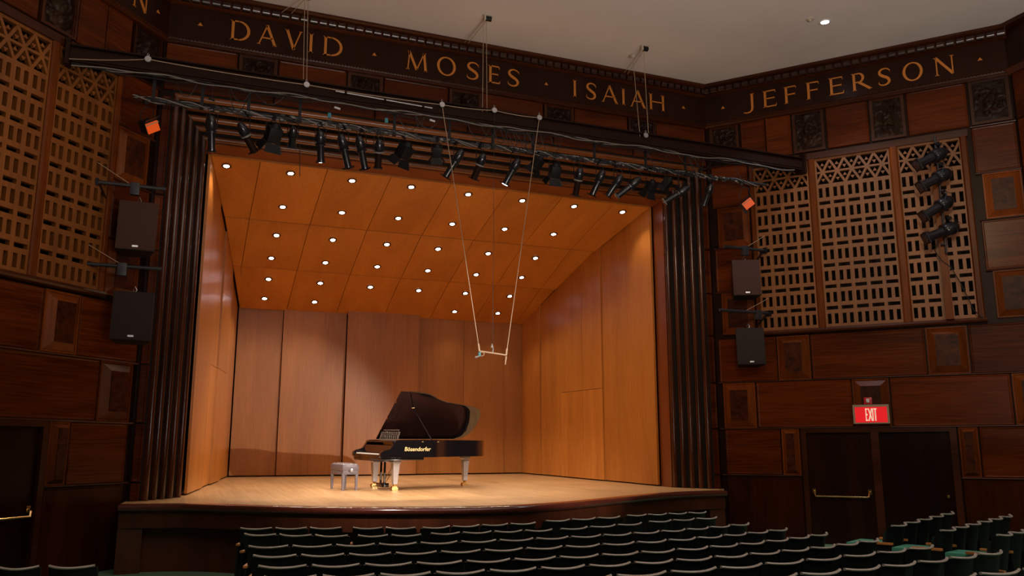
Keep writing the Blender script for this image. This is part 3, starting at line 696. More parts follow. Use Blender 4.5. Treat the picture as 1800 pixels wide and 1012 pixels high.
for q, (ch, x0) in enumerate((('E', -.105), ('X', -.045), ('I', .028), ('T', .052))):
    m = MB(); b, t = -.135, .115; wd = .052
    if ch == 'E': seg(m, .011, b, .011, t); [seg(m, 0, z, .045, z, .026) for z in (b+.013, (b+t)/2, t-.013)]
    if ch == 'X': seg(m, .0, b, .062, t, .024); seg(m, .0, t, .062, b, .024)
    if ch == 'I': seg(m, 0.005, b, .005, t, .024)
    if ch == 'T': seg(m, .028, b, .028, t, .024); seg(m, 0, t-.013, .056, t-.013, .026)
    put('letter', m, 'exit_white', es, (x0, -.007, 0))
al = root('fire_alarm_strobe', onR(3.08, -.11, 1.80), 'small red alarm strobe just above the lit exit sign', 'fire alarm', rot=(0, 0, rz))
put('body', MB().box(-.075, .075, 0, .05, -.065, .075), 'alarm_red', al, bevel=.01); put('strobe_lens', MB().box(-.03, .03, -.025, 0, -.03, .045), 'white_plastic', al, bevel=.008)
put('bracket', MB().box(-.02, .02, .02, .05, -.09, -.06), 'cream_metal', al)

# ------------------------------------------------------------------ ceiling fittings
p = hitz(1450, 38, ZC)
o = root('ceiling_downlight', (p.x, p.y, ZC), 'lit bluish white round downlight in the plaster ceiling', 'downlight')
put('trim_ring', MB().lathe([(.075, -.002), (.12, -.002), (.125, -.01), (.11, -.02), (.08, -.016)], 20, cap=False), 'plaster', o, smooth=50)
put('lens', MB().lathe([(0, -.008), (.05, -.018), (.078, -.012), (.078, 0), (0, 0)], 20), 'house_glow', o)
lamp('house_downlight', 'SPOT', (p.x, p.y, ZC-.05), (p.x+.8, p.y, 0), 260, (.75, .85, 1), spot_size=R_(95), spot_blend=.4, shadow_soft_size=.08)
p = hitz(1424, 33, ZC)
o = root('smoke_detector', (p.x, p.y, ZC), 'small brownish round detector beside the lit ceiling downlight', 'detector')
put('base', MB().lathe([(0, 0), (.07, 0), (.07, -.02), (.05, -.03), (0, -.03)], 16), 'cream_metal', o); put('sensor_cap', MB().lathe([(0, -.03), (.03, -.03), (.03, -.06), (0, -.065)], 12), 'cream_metal', o)

# ------------------------------------------------------------------ rigging beam, lighting pipe, cables
BY = -1.6
def wallx(y, z=0): return XL+y*math.tan(A), XR-y*math.tan(A)
xa, xb = wallx(BY); 
bm_ = root('rigging_beam', ((xa+xb)/2, BY, 7.0), 'long dark painted steel beam spanning the hall before the frieze', 'beam'); L = (xb-xa)/2
put('web', MB().box(-L, L, -.02, .02, -.12, .12), 'steel_brown', bm_)
put('top_flange', MB().box(-L, L, -.10, .10, .12, .145), 'steel_brown', bm_)
put('bottom_flange', MB().box(-L, L, -.10, .10, -.145, -.12), 'steel_brown', bm_)
put('cover_plate', MB().box(-L+.05, L-.05, -.09, -.07, -.10, .05), 'steel_brown', bm_)
for x in (-L+.03, L-.03): put('end_plate', MB().box(x-.03, x+.03, -.16, .16, -.22, .22), 'steel_brown', bm_)
fx = root('beam_highlight', hity(648, 172, BY-.14), 'pale grey tube as painted conduit clipped along the beam face', 'glint')  # thin tube added to paint the highlight on the beam face
a_ = hity(590, 160, BY-.13); b_ = hity(760, 190, BY-.13)
put('tube', MB().tube([a_-fx.location, b_-fx.location], .018, 8), 'glint', fx)
for q in (.1, .5, .9): put('clip', MB().box(-.02, .02, -.02, .05, -.025, .025), 'steel_brown', fx, (a_-fx.location).lerp(b_-fx.location, q))
PZ = 6.43
pipe = root('lighting_pipe', (XC, BY, PZ), 'long black lighting pipe hung below the beam across the stage', 'lighting bar')
put('pipe', MB().tube([(-L+1.2, 0, 0), (L-1.0, 0, 0)], .027, 10), 'pipe_black', pipe)
for px, y in ((437, 190), (527, 200), (693, 225), (790, 235), (866, 250), (937, 262), (1045, 275), (1135, 290), (355, 180), (270, 165), (1205, 300)):
    q = hity(px, y, BY).x-XC
    put('hanger_strap', MB().box(q-.025, q+.025, -.008, .008, 0, 7.0-PZ-.13).box(q-.03, q+.03, -.04, .04, -.045, -.03).box(q-.03, q+.03, -.045, -.03, -.04, .04), 'rig_black', pipe)
rg = random.Random(3)
ms = MB()
for i in range(150):   # tape, plug and clamp bits crowding the pipe
    x = rg.uniform(-L+1.3, L-1.2); a = rg.uniform(0, 6.28); r = rg.uniform(.02, .05); s = rg.uniform(.01, .03)
    ms.box(x-s*1.6, x+s*1.6, math.cos(a)*r-s, math.cos(a)*r+s, math.sin(a)*r-s, math.sin(a)*r+s)
put('tape_and_ties', ms, 'cable_black', pipe, kind='stuff')
ms = MB()
for i in range(70):
    x = rg.uniform(-L+1.6, L-1.5); a = rg.uniform(2.4, 5.2); r = rg.uniform(.03, .045); s = rg.uniform(.006, .014)
    ms.box(x-s*2, x+s*2, math.cos(a)*r-s, math.cos(a)*r+s, math.sin(a)*r-s, math.sin(a)*r+s)
put('tape_and_ties', ms, 'cable_grey', pipe, kind='stuff', label='pale tape and cable ties')
def wavy(x0, x1, z, y, amp, per, seed, n=120, sag=0):
    rr = random.Random(seed); ph = [rr.uniform(0, 6) for _ in range(4)]; out = []
    for i in range(n+1):
        t = i/n; x = x0+(x1-x0)*t
        out.append((x, y+.015*math.sin(x*3.1+ph[0]), z+amp*(math.sin(x/per*6.28+ph[1])+.6*math.sin(x/per*14+ph[2]))*.5-sag*4*t*(1-t)))
    return out
cb = root('power_cable_run', (XC, BY-.06, 6.83), 'loose grey and black cables tied along the underside of the beam', 'cables')
for k in range(4): put('cable', MB().tube([(p[0], p[1], p[2]) for p in wavy(-L+.1, L-.3, -.012*k, -.03*(k % 3), .05, 2.2, k)], .009+.003*(k % 2), 5), 'cable_grey' if k in (0, 2) else 'cable_black', cb)
cb2 = root('pipe_cable_run', (XC, BY, PZ), 'black cables wound along the hung lighting pipe', 'cables')
for k in range(4): put('cable', MB().tube([(x, .045*math.cos(x*(5+k)+k), .045*math.sin(x*(5+k)+k)) for x in [(-L+1.0)+(2*L-2.2)*i/260 for i in range(261)]], .009, 5), 'cable_black' if k % 2 else 'cable_grey', cb2)
loops = root('hanging_cable_loops', (XC, BY-.05, 6.8), 'black cable loops drooping between the beam and the pipe', 'cables')
for k in range(26):
    x = rg.uniform(-L+1.2, L-1.6); w_ = rg.uniform(.12, .5); dp = rg.uniform(.12, .42)
    put('cable_loop', MB().tube([(x+w_*t, rg.uniform(-.01, .01)-.03*(k % 3), -dp*4*t*(1-t)-.02) for t in [i/12 for i in range(13)]], .007, 5), 'cable_black', loops)
for k, (px, py) in enumerate(((593, 190), (760, 212), (372, 175), (1060, 256), (1140, 268))):
    p = hity(px, py, BY-.1); o = root('cable_connector', p, f'{"white" if k < 2 else "dark"} inline cable connector hanging under the beam, {ORD[k]} along', 'connector')
    put('barrel', MB().cyl((-.05, 0, .01), (.05, 0, -.01), .018, n=10), 'white_plastic' if k < 2 else 'rig_black', o); put('lead', MB().tube([(0, 0, .02), (.01, 0, .10), (0, 0, .2)], .005, 5), 'cable_black', o)
for k, (px, py) in enumerate(((579, 203), (679, 212))):
    p = hity(px, py, BY-.1); o = root('taped_plug', p, f'teal taped plug on the rig cables, {"nearer the wall corner" if k == 0 else "beside the hanger strap"}', 'plug')
    put('tape', MB().box(-.03, .03, -.02, .02, -.045, .045), 'teal_tape', o, bevel=.008); put('lead', MB().tube([(0, 0, .03), (.02, 0, .12), (0, 0, .22)], .006, 5), 'cable_black', o)

def rope(pts, label, r=.006, mat='rope', name='hoist_rope', cat='rope', sag=0):
    P = [Vector(p) for p in pts]; o = P[0].copy()
    if sag and len(P) == 2: P = [P[0].lerp(P[1], t)+Vector((0, 0, -sag*4*t*(1-t))) for t in [i/14 for i in range(15)]]
    return put(name, MB().tube([p-o for p in P], r, 5), mat, None, o, label=label, cat=cat)
# ------------------------------------------------------------------ stage lanterns
def profile_spot(top, bot, label, lit=False, brown=False, group='profile spotlights on the hung pipe', hang=None, wide=1.0):
    """top: rear end of the lantern, bot: lens end (world)"""
    top, bot = Vector(top), Vector(bot); d = bot-top; Ln = d.length; rot = d.to_track_quat('Z', 'Y').to_euler()
    o = root('profile_spotlight', top, label, 'stage light', group, rot); r = .072*wide
    mt = 'black_metal'
    put('lamp_housing', MB().lathe([(0, -.02), (r*.55, -.02), (r*.75, .0), (r*.95, .04), (r*1.12, .08), (r*1.12, Ln*.34), (r*.95, Ln*.38), (0, Ln*.38)], 18), mt, o, smooth=40)
    put('gate_ring', MB().lathe([(0, Ln*.37), (r*1.25, Ln*.38), (r*1.25, Ln*.43), (0, Ln*.44)], 18), 'cable_grey' if brown else mt, o)
    put('lens_tube', MB().lathe([(0, Ln*.43), (r*.82, Ln*.43), (r*.85, Ln*.9), (r*.9, Ln*.94), (0, Ln*.95)], 18), 'steel_brown' if brown else mt, o, smooth=40)
    put('colour_frame', MB().box(-r*1.1, r*1.1, -r*1.1, r*1.1, Ln*.94, Ln*.975), mt, o)
    put('lens', MB().lathe([(0, Ln*.965), (r*.8, Ln*.972), (r*.8, Ln*.985), (0, Ln)], 18), 'lens_lit' if lit else 'lens_dark', o)
    for k in range(3): put('cooling_fin', MB().lathe([(0, .1+k*.025), (r*1.22, .1+k*.025), (r*1.22, .106+k*.025), (0, .106+k*.025)], 18), mt, o)
    R3 = rot.to_matrix().inverted(); hp = R3 @ ((Vector(hang) if hang else Vector((top.x+d.x*.35, BY, PZ)))-top)
    mid = Vector((0, 0, Ln*.35))
    side = Vector((1, 0, 0)); 
    y_ = MB(); 
    for s in (-1, 1): y_.tube([mid+side*s*r*1.25, mid+side*s*r*1.25+(hp-mid)*.7, mid+(hp-mid)*.85], .008, 5)
    put('yoke', y_, 'rig_black', o)
    put('clamp', MB().box(-.03, .03, -.03, .03, -.045, .045), 'rig_black', o, hp*.97+mid*.03)
    put('tail_lead', MB().tube([(0, 0, 0), (.03, .02, -.08), (hp.x*.5+.06, hp.y*.5, hp.z*.5-.05), tuple(hp)], .006, 5), 'cable_black', o)
    return o
def fresnel(c, aim, label, group='short black lanterns on the hung pipe', sz=1.0, gel=False, hang=None):
    c = Vector(c); d = Vector(aim); rot = (d.to_track_quat('Z', 'Y').to_matrix() @ Matrix.Rotation(R_(38) if gel else 0, 3, 'Z')).to_euler(); o = root('fresnel_lantern' if not gel else 'flood_lantern', c, label, 'stage light', group, rot); s = sz
    put('housing', MB().box(-.10*s, .10*s, -.10*s, .10*s, -.13*s, .10*s), 'rig_black', o, bevel=.02)
    put('lamp_cap', MB().lathe([(0, -.20*s), (.05*s, -.19*s), (.08*s, -.13*s), (0, -.12*s)], 12), 'rig_black', o)
    put('lens', MB().lathe([(0, .10*s), (.085*s, .10*s), (.07*s, .12*s), (0, .135*s)], 16) if not gel else MB().box(-.11, .11, -.085, .085, .10, .108), 'lens_dark' if not gel else 'gel', o)
    if gel: put('gel_clip', MB().box(-.12, .12, .05, .065, .108, .12), 'rope', o)
    for k in range(4 if not gel else 2):
        a = k*PI/2; M_ = Matrix.Rotation(a, 4, 'Z'); put('barn_door', MB().add([(-.10*s, .10*s, .10*s), (.10*s, .10*s, .10*s), (.13*s, .17*s, .22*s), (-.13*s, .17*s, .22*s), (-.10*s, .106*s, .10*s), (.10*s, .106*s, .10*s), (.13*s, .176*s, .22*s), (-.13*s, .176*s, .22*s)],
            [(0, 1, 2, 3), (7, 6, 5, 4), (0, 4, 5, 1), (1, 5, 6, 2), (2, 6, 7, 3), (3, 7, 4, 0)], M_), 'rig_black', o)
    R3 = rot.to_matrix().inverted(); hp = R3 @ ((Vector(hang) if hang else Vector((c.x, BY, PZ)))-c); y_ = MB()
    for q in (-1, 1): y_.tube([Vector((q*.115*s, 0, 0)), Vector((q*.115*s, 0, 0))+hp*.6, hp*.8], .008, 5)
    put('yoke', y_, 'rig_black', o); put('clamp', MB().box(-.03, .03, -.03, .03, -.045, .045), 'rig_black', o, hp*.97)
    return o
PS = [((371, 205), (372, 268), 'upright black profile spotlight at the wall corner end of the pipe', 0, 0),
      ((422, 218), (448, 268), 'black profile spotlight slanting down beside the end one', 0, 1),
      ((516, 226), (513, 258), 'short black profile spotlight between a fresnel and the lit one', 0, 0),
      ((563, 232), (564, 286), 'upright black profile spotlight with a glowing white lens', 1, 0),
      ((599, 238), (613, 297), 'black profile spotlight just right of the lit upright one', 0, 0),
      ((631, 241), (642, 299), 'second slim black profile spotlight right of the lit upright one', 0, 0),
      ((667, 247), (664, 297), 'brownish upright profile spotlight with a worn lens tube', 0, 1),
      ((812, 265), (782, 313), 'black profile spotlight slanting down before the hoist ropes', 0, 0),
      ((850, 272), (832, 316), 'worn brown profile spotlight beside the hoist rope', 0, 1),
      ((911, 281), (887, 325), 'slanting black profile spotlight with a glowing bluish lens', 1, 0),
      ((1020, 297), (1011, 345), 'dusty black profile spotlight hanging almost straight down', 0, 1),
      ((1060, 301), (1040, 345), 'first of three parallel slanting profile spotlights', 0, 0),
      ((1092, 309), (1067, 346), 'middle one of three parallel slanting profile spotlights', 0, 0),
      ((1124, 314), (1083, 347), 'last and flattest of three parallel slanting profile spotlights', 0, 0),
      ((1210, 329), (1166, 357), 'black profile spotlight lying nearly flat over the reeded jamb', 0, 0),
      ((1250, 325), (1236, 363), 'small black profile spotlight at the far end of the pipe', 0, 0)]
for (ta, tb, lb, lit, br) in PS:
    top = hity(*ta, BY-.12); bot = hity(*tb, BY+.12); o = profile_spot(top, bot, lb, lit, br)
    if lit: lamp('lantern_beam', 'SPOT', bot+(bot-top).normalized()*.03, (4.8 if ta[0] < 700 else 3.2, .9, 0), 1100, (1, .88, .76), spot_size=R_(48), spot_blend=.5, shadow_soft_size=.05)
FR = [((480, 238), 'bulky black fresnel with open barn doors near the corner end', 1.15), ((710, 268), 'black fresnel lantern with flaps open beside the brown profile', 1.1),
      ((768, 268), 'plain black fresnel lantern hanging before the hoist rope', .85), ((944, 288), 'black fresnel lantern right of the glowing slanted one', .85),
      ((975, 303), 'wide black fresnel lantern with flaps turned sideways', 1.0), ((1143, 330), 'black fresnel among tangled leads near the reeded jamb', .9), ((1172, 322), 'last small black fresnel at the jamb end of the pipe', .8)]
for i, (c, lb, s) in enumerate(FR): fresnel(hity(*c, BY), (random.uniform(-.5, .5), .55, -.8), lb, sz=s)
fresnel(hity(262, 222, BY), (.55, -.75, -.35), 'orange gelled flood lantern above the hung loudspeakers by the corner', 'orange gelled floods', gel=True, hang=(hity(255, 178, BY)))
fresnel(hity(1314, 357, BY), (-.45, -.8, -.4), 'orange gelled flood lantern hanging before the far grille', 'orange gelled floods', gel=True, hang=(hity(1303, 322, BY)))
rope([hity(527, 252, BY-.03), hity(527, 310, BY-.03)], 'thin dark rod dangling from the pipe over the wooden stage ceiling', .006, 'rig_black', 'hanging_rod', 'rod')
# boom with four lanterns before the far grille
bx = wpt(1, 4.70, -.10, 3.36)
bo = root('lantern_boom', bx, 'upright wooden boom post in front of the pierced grille', 'boom', rot=(0, 0, rz))
put('post', MB().box(-.07, .07, -.05, .07, 0, 3.15), 'bevel_wood', bo); put('pipe', MB().tube([(.05, -.12, 1.3), (.05, -.12, 3.75)], .022, 10), 'pipe_black', bo)
for z in (1.5, 2.9): put('pipe_bracket', MB().box(-.04, .08, -.14, -.04, z-.02, z+.02), 'rig_black', bo)
def hR(x, y, off): q = wpt(1, 0, off, 0); return hitp(x, y, q, (math.cos(A), math.sin(A), 0))
for k, (a, b) in enumerate((((1661, 266), (1610, 291)), ((1668, 302), (1616, 330)), ((1672, 350), (1621, 382)), ((1682, 397), (1625, 420)))):
    top = hR(*a, -.2); bot = hR(*b, -.5)
    profile_spot(top, bot, f'black profile spotlight on the grille boom, {("topmost", "second from top", "third from top", "lowest")[k]}', group='profile spotlights on the boom', hang=hR(a[0]-14, a[1]-14, -.22), wide=1.55)
put('boom_cable', MB().tube([tuple(hR(x, y, -.15)) for x, y in ((1650, 420), (1643, 440), (1655, 458), (1672, 470), (1690, 500), (1712, 545), (1728, 560))], .010, 6), 'cable_black', None, label='black cable trailing from the boom across the far grille', cat='cable')

# ------------------------------------------------------------------ loudspeakers on arms
def speaker(px, yw, zr, w_, h_, rotz, label, cloth):
    c = (hity(px[0], px[1], yw)+hity(px[2], px[3], yw))/2
    o = root('loudspeaker', c, label, 'loudspeaker', 'loudspeakers beside the stage', (R_(-4), 0, R_(rotz)))
    put('cabinet', MB().prism([(-w_/2, 0), (w_/2, 0), (w_*.36, .42), (-w_*.36, .42)], -h_/2, h_/2, 'z'), 'rig_black', o, bevel=.01)
    put('grille_cloth', MB().box(-w_/2+.006, w_/2-.006, -.03, 0, -h_/2+.006, h_/2-.006), cloth, o, bevel=.008)
    put('badge', MB().box(-.045, .045, -.036, -.028, -h_/2+.045, -h_/2+.075), 'badge', o)
    put('hanging_shackle', MB().tube([(0, .1, h_/2), (.03, .1, h_/2+.05), (0, .1, h_/2+.11), (-.03, .1, h_/2+.05), (0, .1, h_/2)], .009, 6), 'steel', o)
    return o
def arm(pa, pb, sgn, yw, label, sx):
    a, b = hity(*pa, yw), hity(*pb, yw); z = (a.z+b.z)/2; a.z = b.z = z
    o = root('loudspeaker_support', a if sgn < 0 else b, label, 'bracket', 'arms holding the loudspeakers'); O = o.location
    wx = wallx(yw)[0 if sgn < 0 else 1]-O.x
    e = (b-O) if sgn < 0 else (a-O)
    wx = 0.0; put('arm_pipe', MB().tube([(e.x, 0, 0), (0, 0, 0)], .032, 12), 'pipe_black', o)
    q = hity(sx, 300, yw).x-O.x
    put('clamp_block', MB().box(q-.07, q+.07, -.05, .05, -.16, .05), 'pipe_black', o, bevel=.008)
    dy = .45
    put('brace', MB().tube([(e.x*.04, .02, -.03), (e.x*.32, dy, -.62)], .022, 6), 'steel_brown', o)
    put('stay_wire', MB().tube([(e.x*.48, 0, .02), (-e.x*.02, .02, .34)], .006, 5), 'rope', o)
    put('wall_plate', MB().box(-.03, .03, -.04, .05, -.06, .06), 'rig_black', o)
SY = -.95
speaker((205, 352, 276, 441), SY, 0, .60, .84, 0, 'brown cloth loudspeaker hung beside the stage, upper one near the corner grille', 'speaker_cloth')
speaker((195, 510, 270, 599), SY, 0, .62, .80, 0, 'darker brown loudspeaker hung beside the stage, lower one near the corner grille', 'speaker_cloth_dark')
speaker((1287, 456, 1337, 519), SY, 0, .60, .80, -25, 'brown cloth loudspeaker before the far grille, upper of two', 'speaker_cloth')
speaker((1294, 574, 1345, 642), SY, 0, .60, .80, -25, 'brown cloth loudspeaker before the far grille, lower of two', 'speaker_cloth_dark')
arm((170, 321), (292, 331), -1, SY, 'black pipe arm carrying the upper loudspeaker by the corner grille', 240)
arm((150, 464), (284, 472), -1, SY, 'black pipe arm carrying the lower loudspeaker by the corner grille', 230)
arm((1273, 432), (1345, 441), 1, SY, 'black pipe arm carrying the upper loudspeaker before the far grille', 1302)
arm((1265, 545), (1352, 550), 1, SY, 'black pipe arm carrying the lower loudspeaker before the far grille', 1318)

# ------------------------------------------------------------------ hoist ropes and hung microphones
def pulley(p, name, label, s=1.0, mat='steel'):
    o = root(name, p, label, 'pulley', 'rope pulleys of the hoist')
    put('cheek', MB().lathe([(0, -.02), (.045*s, -.02), (.05*s, -.014), (.05*s, -.008), (0, -.008)], 14, Matrix.Rotation(PI/2, 4, 'X')), mat, o)
    put('cheek', MB().lathe([(0, .008), (.05*s, .008), (.05*s, .014), (.045*s, .02), (0, .02)], 14, Matrix.Rotation(PI/2, 4, 'X')), mat, o)
    put('sheave', MB().lathe([(0, -.007), (.04*s, -.007), (.032*s, 0), (.04*s, .007), (0, .007)], 14, Matrix.Rotation(PI/2, 4, 'X')), 'steel', o)
    put('hook', MB().tube([(0, 0, .04*s), (.015, 0, .07*s), (0, 0, .10*s), (-.015, 0, .07*s), (0, 0, .04*s)], .006, 5), mat, o); return o
pl_ = {}
for k, (px, py, lb) in enumerate(((260, 104, 'small pulley on the beam end near the corner grille'), (539, 149, 'pulley with two white weights on the beam under the first name'), (777, 184, 'pulley on the beam holding the near microphone rope'),
        (869, 194, 'pulley on the beam holding the middle microphone line'), (948, 207, 'pulley on the beam holding the far microphone rope'), (1135, 238, 'tilted pulley on the beam below the last hoist ropes'))):
    pl_[k] = hity(px, py, BY-.14); pulley(pl_[k], 'rope_pulley', lb, 1.1)
anc = []
for k, (px, py, lb) in enumerate(((536, -8, 'ceiling hoist bracket above the first name, at the picture top'), (855, 30, 'brown ceiling hoist bracket above the middle name'), (1131, 83, 'brown ceiling hoist bracket nearest the far corner'))):
    p = hitz(px, py, ZC-.03); anc.append(p)
    o = root('ceiling_hoist_bracket', p+Vector((0, 0, .03)), lb, 'hoist bracket', 'hoist brackets on the ceiling')
    put('plate', MB().box(-.08, .10, -.05, .05, -.012, 0), 'cream_metal', o); put('drum', MB().cyl((-.02, 0, -.06), (.10, 0, -.06), .05, n=12), 'rig_black', o); put('cheek', MB().box(-.05, -.02, -.04, .04, -.11, -.01), 'cream_metal', o)
hb = lambda x, y: hity(x, y, BY-.05)
rope([anc[0], hb(533, 148)], 'thin hoist rope dropping to the beam under the first name'); rope([anc[0]+Vector((.06, 0, 0)), hb(539, 146)], 'second thin rope close beside the one under the first name')
rope([anc[1]+Vector((-.06, 0, -.1)), hb(848, 196)], 'thin hoist rope dropping from the middle bracket, nearer the letter S'); rope([anc[1]+Vector((0, 0, -.1)), hb(856, 196)], 'thin hoist rope dropping from the middle bracket past the letter E')
rope([hitz(1112, 98, ZC-.12), hb(1125, 240)], 'thin hoist rope crossing the last letters, nearer the stage centre'); rope([anc[2]+Vector((0, 0, -.1)), hb(1140, 238)], 'thin hoist rope crossing the last letter of the stage frieze')
pulley(hitz(1112, 99, ZC-.08), 'rope_pulley', 'small pulley just below the ceiling near the far corner', .8, 'cream_metal')
for a_, (x1, y1), (x2, y2), nm in ((anc[0], (495, 22), (512, 24), 'first'), (anc[1], (817, 74), (823, 76), 'middle'), (anc[2], (1097, 128), (1103, 130), 'far')):
    rope([a_, hity(x1, y1, -.22)], f'slanting rope from the {nm} ceiling bracket to the cornice, outer one'); rope([a_+Vector((.03, 0, -.03)), hity(x2, y2, -.22)], f'slanting rope from the {nm} ceiling bracket to the cornice, inner one')
for i in range(4): rope([pl_[i], pl_[i+1]], f'slack tan rope lying along the beam, {ORD[i]} span from the corner grille', .007, sag=.02)
rope([hity(120, 103, BY-.12), pl_[0]], 'slack tan rope from the corner grille to the first beam pulley', .006, sag=.02)
MY = BY-.05
ma, mb_, mc = hity(843, 617, MY), hity(890, 624, MY), hity(866, 621, MY)
rope([pl_[2], ma], 'tan rope slanting down to the near end of the microphone bar', .007); rope([pl_[4], mb_], 'tan rope slanting down to the far end of the microphone bar', .007); rope([pl_[3], hity(866, 606, MY)], 'thin dark line dropping to the middle of the microphone bar', .004, 'cable_black')
o = root('microphone_bar', mc, 'short brown bar with two microphones hung above the stage', 'microphone'); 
put('bar', MB().tube([ma-mc, mb_-mc], .014, 8), 'rope', o)
put('sleeve', MB().tube([ma-mc+Vector((-.02, 0, .13)), ma-mc], .016, 6), 'rope', o); put('sleeve', MB().tube([mb_-mc+Vector((.015, 0, .12)), mb_-mc], .016, 6), 'rope', o)
put('centre_clip', MB().tube([(0, 0, 0), (.01, 0, .08), (-.015, 0, .17)], .013, 6).box(-.03, 0, -.02, .02, .1, .14), 'cable_grey', o)
mm = put('microphone', MB().cyl((-.07, -.03, -.05), (.04, 0, -.01), .014, n=10), 'cable_grey', o, ma-mc+Vector((-.02, 0, -.07))); put('cable_loop', MB().tube([(.06+.05*math.cos(t*.7), 0, .02+.035*math.sin(t*.7)) for t in range(10)], .006, 5), 'rope', mm)
put('shock_mount', MB().box(-.018, .018, -.02, .02, -.09, -.02), 'teal_tape', o, ma-mc)
put('microphone', MB().cyl((0, 0, -.02), (-.02, 0, -.17), .015, .010, 10), 'rope', o, mb_-mc)

# ------------------------------------------------------------------ grand piano
TILT = math.atan(RAKE)
PR = R_(10)
pn = root('grand_piano', (3.755, 1.005, RAKE*1.0), 'glossy black concert grand piano with its lid propped open on the stage', 'piano', rot=(TILT, 0, PR))
out = [(.47, 0), (1.05, 0), (1.2, .035), (1.35, .12), (1.5, .21), (1.7, .28), (1.95, .33), (2.2, .37), (2.42, .42), (2.6, .51), (2.71, .65), (2.76, .85), (2.77, 1.1), (2.73, 1.33), (2.61, 1.47), (2.42, 1.54), (.47, 1.55)]
def offset(P, d):
    n = len(P); o_ = []
    for i in range(n):
        a, b, c = Vector(P[i-1]), Vector(P[i]), Vector(P[(i+1) % n]); e1 = (b-a).normalized(); e2 = (c-b).normalized()
        n1 = Vector((-e1.y, e1.x)); n2 = Vector((-e2.y, e2.x)); q = (n1+n2); q = q/max(.4, q.dot(n1)); o_.append(tuple(b+q*d))
    return o_
inn = offset(out, .05); n = len(out); m = MB()
vv = [(x, y, z) for (P, z) in ((out, .665), (out, 1.0), (inn, 1.0), (inn, .88)) for x, y in P]
ff = [tuple(range(n-1, -1, -1))]
for k in range(3): ff += [(k*n+i, k*n+(i+1) % n, (k+1)*n+(i+1) % n, (k+1)*n+i) for i in range(n)]
m.add(vv, ff); put('rim', m, 'piano_black', pn, smooth=35)
put('cast_plate', MB().prism([tuple(p) for p in offset(out, .052)], .84, .885, 'z'), 'piano_plate', pn)
st_ = MB()
for i in range(40): v_ = .12+i*1.32/40; st_.tube([(.6, v_, .915), (min(2.5, 1.1+v_*1.1), .2+v_*.85, .915)], .0016, 3)
put('strings', st_, 'steel', pn, kind='stuff')
put('keybed', MB().box(.02, .95, .02, 1.53, .605, .665).box(.03, .30, .04, 1.51, .58, .605), 'piano_black', pn, bevel=.006)
arm_prof = [(0, .66), (-.01, .70), (.0, .755), (.05, .79), (.12, .80), (.20, .83), (.26, .90), (.30, .97), (.34, 1.0), (.47, 1.0), (.47, .66)]
for v0, v1 in ((0, .085), (1.465, 1.55)): put('cheek_arm', MB().prism(arm_prof, v0, v1, 'y'), 'piano_black', pn, smooth=35)
put('key_slip', MB().box(.0, .025, .085, 1.465, .665, .715), 'piano_black', pn, bevel=.004)
for v0, v1 in ((.085, .15), (1.40, 1.465)): put('key_block', MB().box(.03, .2, v0, v1, .70, .765), 'piano_black', pn, bevel=.01)
kw = (1.40-.15)/52
kme = MB().box(-.075, .075, -kw/2+.0006, kw/2-.0006, -.012, .010).mesh('white_key', 'ivory'); kbe = MB().prism([(-.045, -.01), (-.042, .012), (.05, .012), (.05, -.01)], -.005, .005, 'y').mesh('black_key', 'piano_black')
for i in range(52):
    v_ = 1.40-(i+.5)*kw; link('white_key', kme, pn, (.105, v_, .725))
    if (i % 7) in (0, 2, 3, 5, 6) and i < 51: link('black_key', kbe, pn, (.135, v_-kw/2, .742))
put('fallboard', MB().prism([(.185, .735), (.205, .735), (.275, .88), (.275, .90), (.25, .90)], .085, 1.465, 'y'), 'piano_black', pn)
put('music_shelf', MB().box(.27, .62, .06, 1.49, .955, .985), 'piano_black', pn, bevel=.004)
md = MB(); H = .24
for v0, v1, z0, z1 in ((.30, 1.25, 0, .02), (.38, 1.17, H-.02, H)): md.box(-.008, .008, v0, v1, z0, z1)
for v0 in (.30, 1.22): md.box(-.008, .008, v0, v0+.03, 0, H*.8)
for i in range(9):
    c = .38+i*.79/8
    md.tube([(0, c+.04*math.cos(t*.6), .06+.045*math.sin(t*.6)) for t in range(11)], .007, 5); md.tube([(0, c+.035*math.cos(t*.6), .155+.04*math.sin(t*.6)) for t in range(11)], .007, 5)
put('music_desk', md, 'desk_carving', pn, (.47, 0, .985), (0, R_(18), 0), label='ornate openwork music desk')
def leg(u, v, h):
    L_ = put('leg', MB().add([(a*.085, b*.085, h) for a, b in ((-1, -1), (1, -1), (1, 1), (-1, 1))]+[(a*.085, b*.085, h-.06) for a, b in ((-1, -1), (1, -1), (1, 1), (-1, 1))]+[(a*.070, b*.070, h-.075) for a, b in ((-1, -1), (1, -1), (1, 1), (-1, 1))]+[(a*.042, b*.042, .13) for a, b in ((-1, -1), (1, -1), (1, 1), (-1, 1))],
        [(0, 1, 2, 3), (15, 14, 13, 12)]+[(k*4+i, k*4+4+i, k*4+4+(i+1) % 4, k*4+(i+1) % 4) for k in range(3) for i in range(4)]), 'leg_sheen_knob_grey', pn, (u, v, 0))
    c = MB().lathe([(0, .14), (.03, .14), (.042, .12), (.03, .10), (.02, .08), (0, .08)], 12)
    for s in (-1, 1): c.cyl((-.03, s*.018, .045), (-.03, s*.045, .045), .045, n=16)
    for s in (-1, 1): c.cyl((.03, s*.02, .035), (.03, s*.04, .035), .035, n=14)
    c.box(-.05, .05, -.016, .016, .04, .09); put('castor', c, 'brass', L_)
leg(.42, .24, .605); leg(.42, 1.30, .605); leg(2.42, .98, .665)
ly = MB().box(.36, .40, .66, .70, .10, .60).box(.36, .40, .85, .89, .10, .60).box(.30, .46, .62, .93, .05, .13)
put('pedal_lyre', ly, 'piano_black', pn, bevel=.006)
